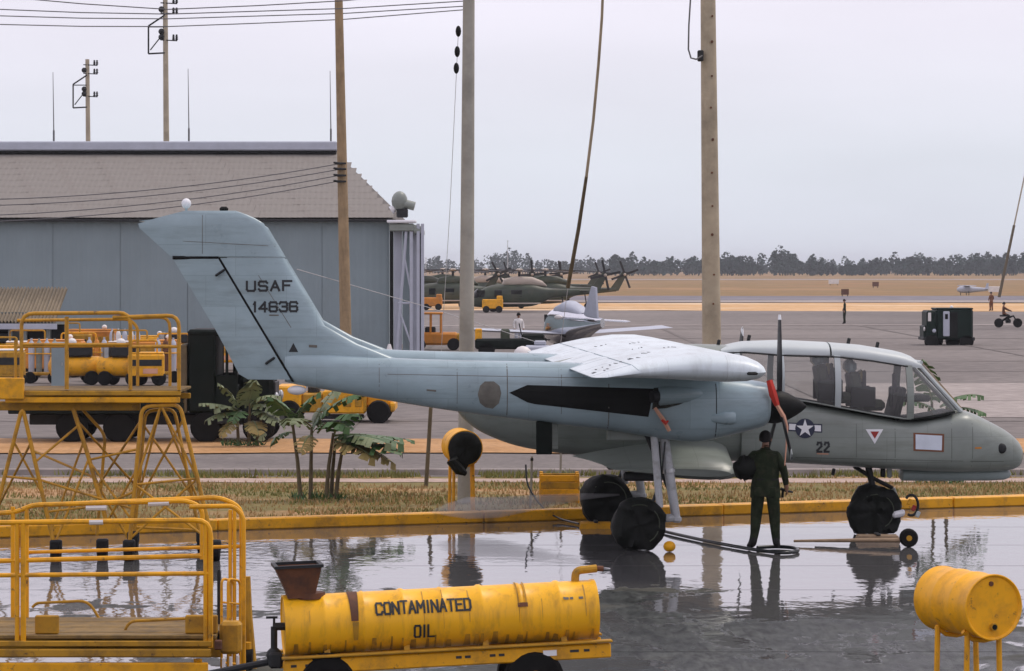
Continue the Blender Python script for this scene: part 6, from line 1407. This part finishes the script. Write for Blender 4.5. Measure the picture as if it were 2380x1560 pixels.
def compressor(label, px, py):
    b = onG(px, py, -.04); t = thing('air_compressor', label, 'compressor', b, random.uniform(-.3, .3), 'air compressors before the hangar')
    MB().tube([(-.9, 0, .62), (-.8, 0, .62), (.8, 0, .62), (.9, 0, .62)], [.1, .33, .33, .1], 16).build('tank', M['yellow'], t)
    MB().box((.1, 0, 1.12), (.9, .5, .36), .05).build('engine', M['dark_steel'], t); MB().cyl((-.55, 0, .9), (-.55, 0, 1.35), .16, n=12).build('cylinder_head', M['steel'], t); MB().ball((-.1, .1, 1.42), (.16, .16, .14), 10, 6).build('air_filter', M['white_thing'], t)
    MB().rail([(.8, -.2, .7), (1.15, -.2, .9), (1.15, .2, .9), (.8, .2, .7)], .025, .08, 6).build('handle', M['yellow_old'], t)
    for x_ in (-.5, .5):
        for y_ in (-.35, .35): tyre((x_, y_, .24), .24, .12, t, 'yellow_old')
for px, py, lb in ((175, 892, 'yellow air compressor with white filter left of the cabinet row'), (285, 893, 'yellow air compressor behind the middle post of the tall stand'), (410, 850, 'yellow air compressor in the back row by the truck cab'), (-5, 850, 'yellow air compressor at the left picture edge')): compressor(lb, px, py)
for px, py, lb in [(905, 826, 'small white cone at the foot of the hangar corner')]:
    t = thing('marker_cone', lb, 'cone', onG(px, py, -.04)); MB().loft([[Vector((r_ * math.cos(q), r_ * math.sin(q), z_)) for q in [i * math.pi / 6 for i in range(12)]] for r_, z_ in ((.24, .05), (.16, .22), (.07, .5), (.05, .54))]).build('cone', M['white_thing'], t); MB().box((0, 0, .03), (.6, .6, .05), .01).build('base', M['rubber'], t)

# orange forklift beyond the pole
fb = onG(1015, 812, 0); ff = thing('forklift', 'orange forklift with a cab just right of the hangar door', 'forklift', (fb.x, fb.y, -.04))
q = fb.y / F
MB().box((-.2, 0, .55), (2.4, 1.2, .6), .1).build('body', M['orange_paint'], ff); MB().box((.9, 0, .6), (.8, 1.1, .4), .08).build('counterweight', M['yellow_old'], ff)
for x_ in (-.75, -.28, .2):
    for y_ in (-.5, .5): MB().box((x_, y_, 1.25), (.09, .09, .9), .015).build('cab_post', M['orange_paint'], ff)
MB().box((-.28, 0, 1.74), (1.15, 1.2, .1), .03).build('cab_roof', M['orange_paint'], ff); MB().box((-.3, 0, .95), (.5, .6, .3), .05).build('seat', M['dark_steel'], ff)
for x_ in (-.8, .8):
    for y_ in (-.5, .5): tyre((x_, y_, .3), .3, .25, ff, 'yellow_old')
# dark jeep and helpers around the pole
jb = onG(1185, 830, 0); jp = thing('open_jeep', 'dark green open jeep standing beyond the wing root', 'jeep', (jb.x, jb.y, -.04))
MB().box((0, 0, .62), (3.0, 1.5, .45), .08).build('body', M['truck_green'], jp); MB().box((1.0, 0, .9), (1.0, 1.3, .3), .08).build('hood', M['truck_green'], jp); MB().box((.45, 0, 1.25), (.05, 1.3, .5), .01, Matrix.Rotation(R(-12), 4, 'Y')).build('windscreen', M['window_glass'], jp)
for y_ in (-.4, .4): MB().box((-.2, y_, 1.0), (.4, .45, .5), .06).build('seat', M['olive_cloth'], jp)
for x_ in (-1.0, 1.05):
    for y_ in (-.65, .65): tyre((x_, y_, .36), .36, .2, jp)
MB().box((-1.35, -.2, 1.0), (.3, .5, .55), .04).build('spare_can', M['yellow'], jp)
wb = onG(1215, 838, 0); solo(MB().loft([[Vector((r_ * math.cos(q_), r_ * math.sin(q_), z_)) for q_ in [i * math.pi / 8 for i in range(16)]] for r_, z_ in ((.36, 0), (.4, .2), (.34, .42), (.2, .55), (.04, .6))]), 'dome_cover', M['white_thing'], 'pale rounded dome cover beside the open jeep', 'cover', wb)
ib = onG(1250, 836, 0); solo(MB().box((0, 0, .3), (1.1, .7, .6), .08).box((.1, 0, .7), (.5, .4, .2), .05), 'grey_pack', M['vent_pale'], 'pale grey equipment pack right of the dome cover', 'equipment', ib)
pc = dict(cloth=M['white_thing'], legs=M['vent_pale'])
stand_pose = dict(lel=(-.24, -.02, 1.18), lwr=(-.22, .1, .96), rel=(.24, -.02, 1.18), rwr=(.22, .1, .96), lkn=(-.11, .02, .51), lak=(-.12, -.01, .1), lto=(-.14, .15, .035), rkn=(.11, .02, .51), rak=(.12, -.01, .1), rto=(.14, .15, .035))
person('person', 'small person in white standing behind the open jeep', onG(1205, 812, -.04), R(200), 1.75, stand_pose, pc, 1, None, False)
person('person', 'person in dark clothes standing alone on the apron beyond the canopy', onG(1963, 752, -.04), R(90), 1.7, stand_pose, dict(cloth=M['fatigues']), 1, None, False)
person('person', 'tiny person in dark clothes on the sand strip at the far right', onG(2304, 722, -.05), R(30), 1.7, stand_pose, dict(cloth=M['rust']), 1, None, False)

# dark green step van
vb = onG(2205, 801, 0); vn = thing('step_van', 'dark green boxy step van with pale open door on the apron at right', 'van', (vb.x, vb.y, -.04))
def vp_(px, py): v = W(px, py, vb.y); return Vector((v.x - vb.x, 0, v.z + .04))
def vbox(name, px0, py0, px1, py1, y0, y1, m, b=.05, parent=vn):
    a, c = vp_(px0, py0), vp_(px1, py1); return MB().box(((a.x + c.x) / 2, (y0 + y1) / 2, (a.z + c.z) / 2), (abs(c.x - a.x), y1 - y0, abs(a.z - c.z)), b).build(name, M[m], parent)
vbox('body', 2176, 718, 2262, 790, 0, 2.0, 'van_green', .1); vbox('cab', 2154, 722, 2178, 790, .02, 1.98, 'van_green', .08)
vbox('hood', 2148, 757, 2156, 788, .2, 1.8, 'van_green', .06); vbox('side_window', 2157, 727, 2164, 747, -.03, .05, 'white_thing', .01)
vbox('door', 2192, 724, 2207, 782, -.06, .02, 'vent_pale', .03); vbox('door_window', 2196, 730, 2203, 742, -.08, -.04, 'black_paint', .02)
vbox('door_opening', 2208, 726, 2226, 786, -.02, .03, 'black_paint', .01); vbox('roof_rail', 2176, 716, 2262, 720, .02, 1.98, 'van_green', .02)
vbox('bumper', 2146, 784, 2156, 791, 0, 2, 'dark_steel', .02); vbox('rear_bumper', 2260, 784, 2266, 792, 0, 2, 'dark_steel', .02)
for px in (2166, 2247):
    for y_ in (.12, 1.85): tyre(vp_(px, 794) + Vector((.0 if y_ < 1 else .45 * (1 if px < 2200 else -1), y_, .0)), .36, .24, vn, 'van_green')
for y_ in (.25, 1.75): MB().ball(vp_(2150, 765) + Vector((0, y_, 0)), (.05, .12, .12), 10, 6).build('headlight', M['white_thing'], vn)
MB().ball(vp_(2171, 769) + Vector((0, -.05, 0)), (.1, .04, .1), 10, 6).build('emblem', M['vent_pale'], vn)
person('person', 'small person in white cap standing in the open door of the step van', onG(2222, 796, .18) + Vector((-.25, -.15, 0)), R(180), 1.7, stand_pose, dict(cloth=M['olive_cloth'], hair=M['white_thing']), 1, None, False)

# rider on a motorbike at the far right
mb_ = onG(2343, 760, -.04); mk = thing('motorbike', 'small dark motorbike on the apron at the far right', 'motorbike', mb_)
for x_ in (-.6, .62): disc((x_, 0, .3), .3, .1).build('wheel', M['rubber'], mk)
MB().tube([(-.6, 0, .32), (-.1, 0, .6), (.35, 0, .75), (.62, 0, .3)], [.04, .09, .06, .04], 8).build('frame', M['black_paint'], mk); MB().box((-.25, 0, .76), (.6, .22, .1), .04).build('seat', M['black_paint'], mk); MB().tube([(.35, -.3, .98), (.38, 0, .95), (.35, .3, .98)], .02, 6).build('handlebar', M['steel'], mk); MB().box((0, 0, .42), (.35, .2, .26), .05).build('engine', M['dark_steel'], mk)
rp = dict(pelvis=(0, 0, .95), lel=(-.25, .2, 1.25), lwr=(-.25, .45, 1.15), rel=(.25, .2, 1.25), rwr=(.25, .45, 1.15), lkn=(-.16, .36, .85), lak=(-.16, .2, .48), lto=(-.16, .35, .42), rkn=(.16, .36, .85), rak=(.16, .2, .48), rto=(.16, .35, .42))
person('person', 'person in rust brown clothes riding the small motorbike', mb_ + Vector((-.28, 0, -.06)), R(-90), 1.7, rp, dict(cloth=M['rust'], legs=M['black_paint']), 1, None, False)

# ---------------------------------------------------------------- helicopters (tails to the right)
def heli(label, px, py, kind):
    b = onG(px, py, 0); t = thing('helicopter', label, 'helicopter', (b.x, b.y, -.04), R(random.uniform(-4, 4)), 'helicopters parked in a row')
    k = 1.0
    st = [(-4.6, .95, .75, .12), (-4.4, 1.35, .5, .5), (-3.6, 1.95, .4, .95), (-2.6, 2.35, .4, 1.1), (-1, 2.45, .42, 1.15), (.8, 2.45, .5, 1.1), (1.8, 2.2, .85, .8), (2.6, 2.05, 1.2, .45), (4.5, 1.98, 1.4, .28), (6.4, 1.95, 1.6, .16)]
    fu_ = MB().loft([ell(x_, 0, zt, zb, hw, 2.8, 20) for x_, zt, zb, hw in resample(st, 3)]).build('fuselage', M['heli_green'], t, 45)
    MB().loft([ell(x_, 0, zt, 2.2, hw, 2.8, 16) for x_, zt, hw in ((-1.9, 2.35, .3), (-1.6, 2.9, .6), (-.6, 3.1, .68), (.8, 3.05, .65), (1.7, 2.7, .45), (2.1, 2.3, .2))]).build('engine_housing', M['heli_tan'] if kind == 1 else M['heli_green'], t, 45)  # tan variant: light reflected off the housing top put into its colour
    MB().prism([(5.7, -.06, 1.7), (6.6, -.06, 1.65), (7.5, -.06, 3.4), (7.0, -.06, 3.5)], (0, .12, 0)).build('tail_fin', M['heli_green'], t)
    MB().box((5.3, 0, 1.85), (.7, 2.6, .06), .02).build('stabilizer', M['heli_green'], t)
    c = Vector((7.2, -.25, 3.2)); to_ = MB().ball(c, .14, 8, 6).build('tail_rotor_hub', M['heli_tan'], t)
    for q in range(4):
        a = R(90 * q + 8 * kind + 4); MB().box(c + Vector((math.cos(a) * .75, -.05, math.sin(a) * .75)), (1.2, .04, .2), .01, Matrix.Rotation(-a, 4, 'Y')).build('tail_blade', M['prop'], to_)
    mh = MB().cyl((-.3, 0, 3.0), (-.3, 0, 3.65), .12, n=10).build('mast', M['dark_steel'], t); MB().ball((-.3, 0, 3.65), (.35, .35, .14), 10, 6).build('rotor_hub', M['heli_tan'], mh)
    for q in range(4):
        a = R(90 * q + 28 + 17 * kind); d_ = Vector((math.cos(a), math.sin(a), 0)); w = Vector((-d_.y, d_.x, 0)) * .2
        rg = [[Vector((-.3, 0, 3.65)) + d_ * r_ + w * s_ + Vector((0, 0, -.004 * r_ * r_ * 1.6 + z_)) for s_, z_ in ((-1, -.02), (1, -.02), (1, .03), (-1, .03))] for r_ in (.3, 2, 4, 5.6, 6.6)]
        MB().loft(rg).build('main_blade', M['prop'], mh)
    for y_ in (-.95, .95): tyre((-2.6, y_, .32), .32, .22, t, 'heli_green')
    tyre((3.6, 0, .25), .25, .18, t, 'heli_green'); MB().cyl((3.4, 0, 1.5), (3.6, 0, .25), .06, n=6).build('tail_strut', M['dark_steel'], t)
    for x_, w_ in ((-3.7, .9), (-2.2, .8), (-.6, 1.2)): MB().box((x_, -1.08 if x_ > -3.5 else -.93, 1.6), (w_ * .8, .12, .6), .03).build('window', M['window_glass'], fu_)
    MB().loft([ell(x_, 0, 1.75 + q_, 1.0, hw, 2.5, 14) for x_, q_, hw in ((-4.62, -.6, .1), (-4.5, -.2, .45), (-3.95, .28, .86))]).build('nose_glazing', M['window_glass'], fu_)
    MB().box((-.2, -1.1, .75), (3.4, .16, .12), .03).build('sponson_rail', M['heli_tan'], t)
heli('nearest dark green helicopter with its tail rotor above the prop plane', 1215, 724, 1)
heli('dark green helicopter whose tail rotor stands farthest right', 1275, 716, 2)
heli('camouflaged helicopter second in the row, tail behind the guy wire', 1135, 712, 1)
heli('camouflaged helicopter partly hidden by the grey pole', 1060, 716, 0)
heli('helicopter at the left of the row next to the hangar door', 985, 714, 3)
heli('small dark helicopter in the rear row behind the guy wire', 1245, 700, 2)
heli('small dark helicopter in the rear row right of the grey pole', 1160, 698, 0)
heli('small dark helicopter in the rear row left of the grey pole', 1035, 699, 2)
# yellow service carts near the helicopters
for k, (px, py, lb) in enumerate(((1145, 726, 'small yellow service cart in front of the helicopters'), (1005, 720, 'small orange service truck by the leftmost helicopter'))):
    b = onG(px, py, -.04); t = thing('service_cart', lb, 'cart', b, 0, 'service carts by the helicopters')
    MB().box((0, 0, .75), (1.8, 1.1, .8), .06).build('body', M['yellow' if k == 0 else 'orange_paint'], t); MB().box((.6, 0, 1.25), (.5, 1.0, .4), .05).build('cab', M['yellow' if k == 0 else 'orange_paint'], t)
    for x_ in (-.55, .55):
        for y_ in (-.5, .5): tyre((x_, y_, .3), .3, .2, t, 'yellow_old')

# ---------------------------------------------------------------- bare metal light airplane seen from the left front
lb_ = onG(1318, 818, 0); la = thing('metal_airplane', 'shiny bare metal light airplane on the apron beyond the wing', 'airplane', (lb_.x, lb_.y, -.04), R(-60))
Q_ = lb_.y / F
st = [(-1.25, .62, 1.45, .62, .12), (-1.18, .5, 1.75, .42, .5), (-.8, 0, 2.02, .36, .72), (0, 0, 2.1, .38, .78), (.8, 0, 2.02, .42, .72), (1.4, 0, 1.85, .55, .55), (1.9, 0, 1.72, .8, .4), (2.6, 0, 1.65, 1.05, .24), (3.1, 0, 1.62, 1.2, .12)]
MB().loft([ell(x_, 0, zt, zb, hw, 2.2, 26) for x_, _, zt, zb, hw in resample(st, 3)]).build('fuselage', M['bare_metal'], la, 45)
MB().loft([ell(x_, 0, zt, 1.6, hw, 2.3, 18) for x_, zt, hw in ((-.7, 1.7, .2), (-.4, 2.2, .5), (.3, 2.4, .55), (1.0, 2.2, .42), (1.5, 1.85, .2))]).build('canopy', M['vent_pale'], la, 45)
MB().prism([(1.5, -.05, 1.7), (2.7, -.05, 1.6), (2.55, -.05, 3.0), (2.2, -.05, 3.05)], (0, .1, 0)).build('tail_fin', M['vent_pale'], la)
sx_ = MB().loft([[Vector((1.9 + a_ + .1 * y_, -y_, 1.55 + b_ + .05 * y_)) for a_, b_ in ((0, 0), (.35, .05), (.75, 0), (.35, -.05))] for y_ in (-1.9, 0, 1.9)]).build('stabilizer', M['bare_metal'], la)
MB().ball((2.5, -1.95, 1.68), (.35, .1, .1), 10, 6).build('tip_fairing', M['white_thing'], la)
MB().loft([[Vector((-.6 + a_, y_, .85 + b_ + .05 * abs(y_))) for a_, b_ in ((0, 0), (.5, .1), (1.5, 0), (.5, -.06))] for y_ in (-5.2, -.5, .5, 5.2)]).build('wing', M['vent_pale'], la)
MB().box((-.95, 0, 1.3), (.06, 1.3, .9), .02).build('cowl_band', M['dark_steel'], la)
MB().ball((-1.35, 0, 1.1), (.2, .18, .18), 10, 6).build('spinner', M['white_thing'], la)
for q in (R(60), R(240)): MB().box(Vector((-1.4, math.cos(q) * .55, 1.1 + math.sin(q) * .55)), (.03, .14, 1.05), .01, Matrix.Rotation(q - R(90), 4, 'X')).build('propeller_blade', M['prop'], la)
for y_ in (-1.2, 1.2): MB().cyl((-.1, y_, .9), (-.1, y_, .3), .05, n=8).build('gear_leg', M['strut'], la); tyre((-.1, y_, .24), .24, .14, la, 'vent_pale')
MB().cyl((-1.0, 0, .7), (-1.0, 0, .3), .05, n=8).build('nose_leg', M['strut'], la); tyre((-1.0, 0, .22), .22, .12, la, 'vent_pale')

# ---------------------------------------------------------------- far field
fa = onG(2255, 686, 0); fx = thing('light_aircraft', 'tiny pale parked light aircraft on the far right field', 'airplane', (fa.x, fa.y, -.1), R(8)); fx.scale = (.62, .62, .62)
MB().loft([ell(x_, 0, 1.6 + a_, 1.2 - a_, a_ + .1, 2.2, 12) for x_, a_ in ((-3, .1), (-2.4, .5), (-.5, .6), (1, .4), (4, .1))]).build('fuselage', M['vent_pale'], fx); MB().box((-.8, 0, 2.25), (1.5, 10, .16), .05).build('wing', M['vent_pale'], fx); MB().prism([(3.3, -.05, 1.4), (4.2, -.05, 1.4), (4.2, -.05, 2.8), (3.8, -.05, 2.8)], (0, .1, 0)).build('tail_fin', M['vent_pale'], fx); MB().box((3.7, 0, 1.5), (.8, 3, .08), .02).build('stabilizer', M['vent_pale'], fx)
for x_, y_ in ((-2.2, 0), (-.6, -1), (-.6, 1)): MB().cyl((x_, y_, 1.0), (x_, y_, .1), .08, n=6).build('gear_leg', M['dark_steel'], fx)
def marker(label, px, py, w, h, m1, m2):
    b = onG(px, py, -.12); t = thing('field_marker', label, 'marker', b, 0, 'markers on the far field')
    MB().box((0, 0, h * .6), (w, .3, h * .7), .03).build('board', M[m1], t); 
    for x_ in (-w * .35, w * .35): MB().cyl((x_, .1, 0), (x_, .1, h * .5), .06, n=6).build('post', M[m2], t)
marker('small white board on the far field beside the tan pole', 1938, 662, 2.2, 1.2, 'white_thing', 'dark_steel'); marker('dark board on the far field left of the van', 2035, 668, 1.2, 1.2, 'rust', 'dark_steel'); marker('small reddish board by the far taxiway', 1964, 688, 1.0, 1.1, 'rust', 'dark_steel'); marker('white board on the far field at the right edge', 2312, 682, 1.8, 1.2, 'white_thing', 'dark_steel')
for px, py, lb in ((1180, 560, 'distant thin radio mast left of the slanting guy wire'), (990, 600, 'distant thin radio mast by the hangar door')):
    b = W(px, 640, 1300); b.z = 0; tpz = W(px, py, 1300); t = thing('radio_mast', lb, 'mast', b, 0, 'distant radio masts'); MB().tube([(0, 0, 0), (0, 0, tpz.z)], [.25, .12], 6).build('shaft', M['wire_pale'], t); MB().box((0, 0, tpz.z), (.8, .2, .2)).build('antenna_head', M['wire_pale'], t)

# ---------------------------------------------------------------- haze over the airfield
hz_m = bpy.data.materials.new('haze'); hz_m.use_nodes = True; t_ = hz_m.node_tree; t_.nodes.clear(); o_ = t_.nodes.new('ShaderNodeOutputMaterial'); vp2 = t_.nodes.new('ShaderNodeVolumePrincipled'); vp2.inputs['Density'].default_value = .00015; vp2.inputs['Color'].default_value = (.90, .93, 1.0, 1); t_.links.new(vp2.outputs[0], o_.inputs[1])
hzo = MB().box((0, 3220, 12.5), (7040, 6640, 28.0)).build('haze', hz_m, None, 0); tag(hzo, 'thin pale haze over the whole airfield', 'haze', None, 'stuff')
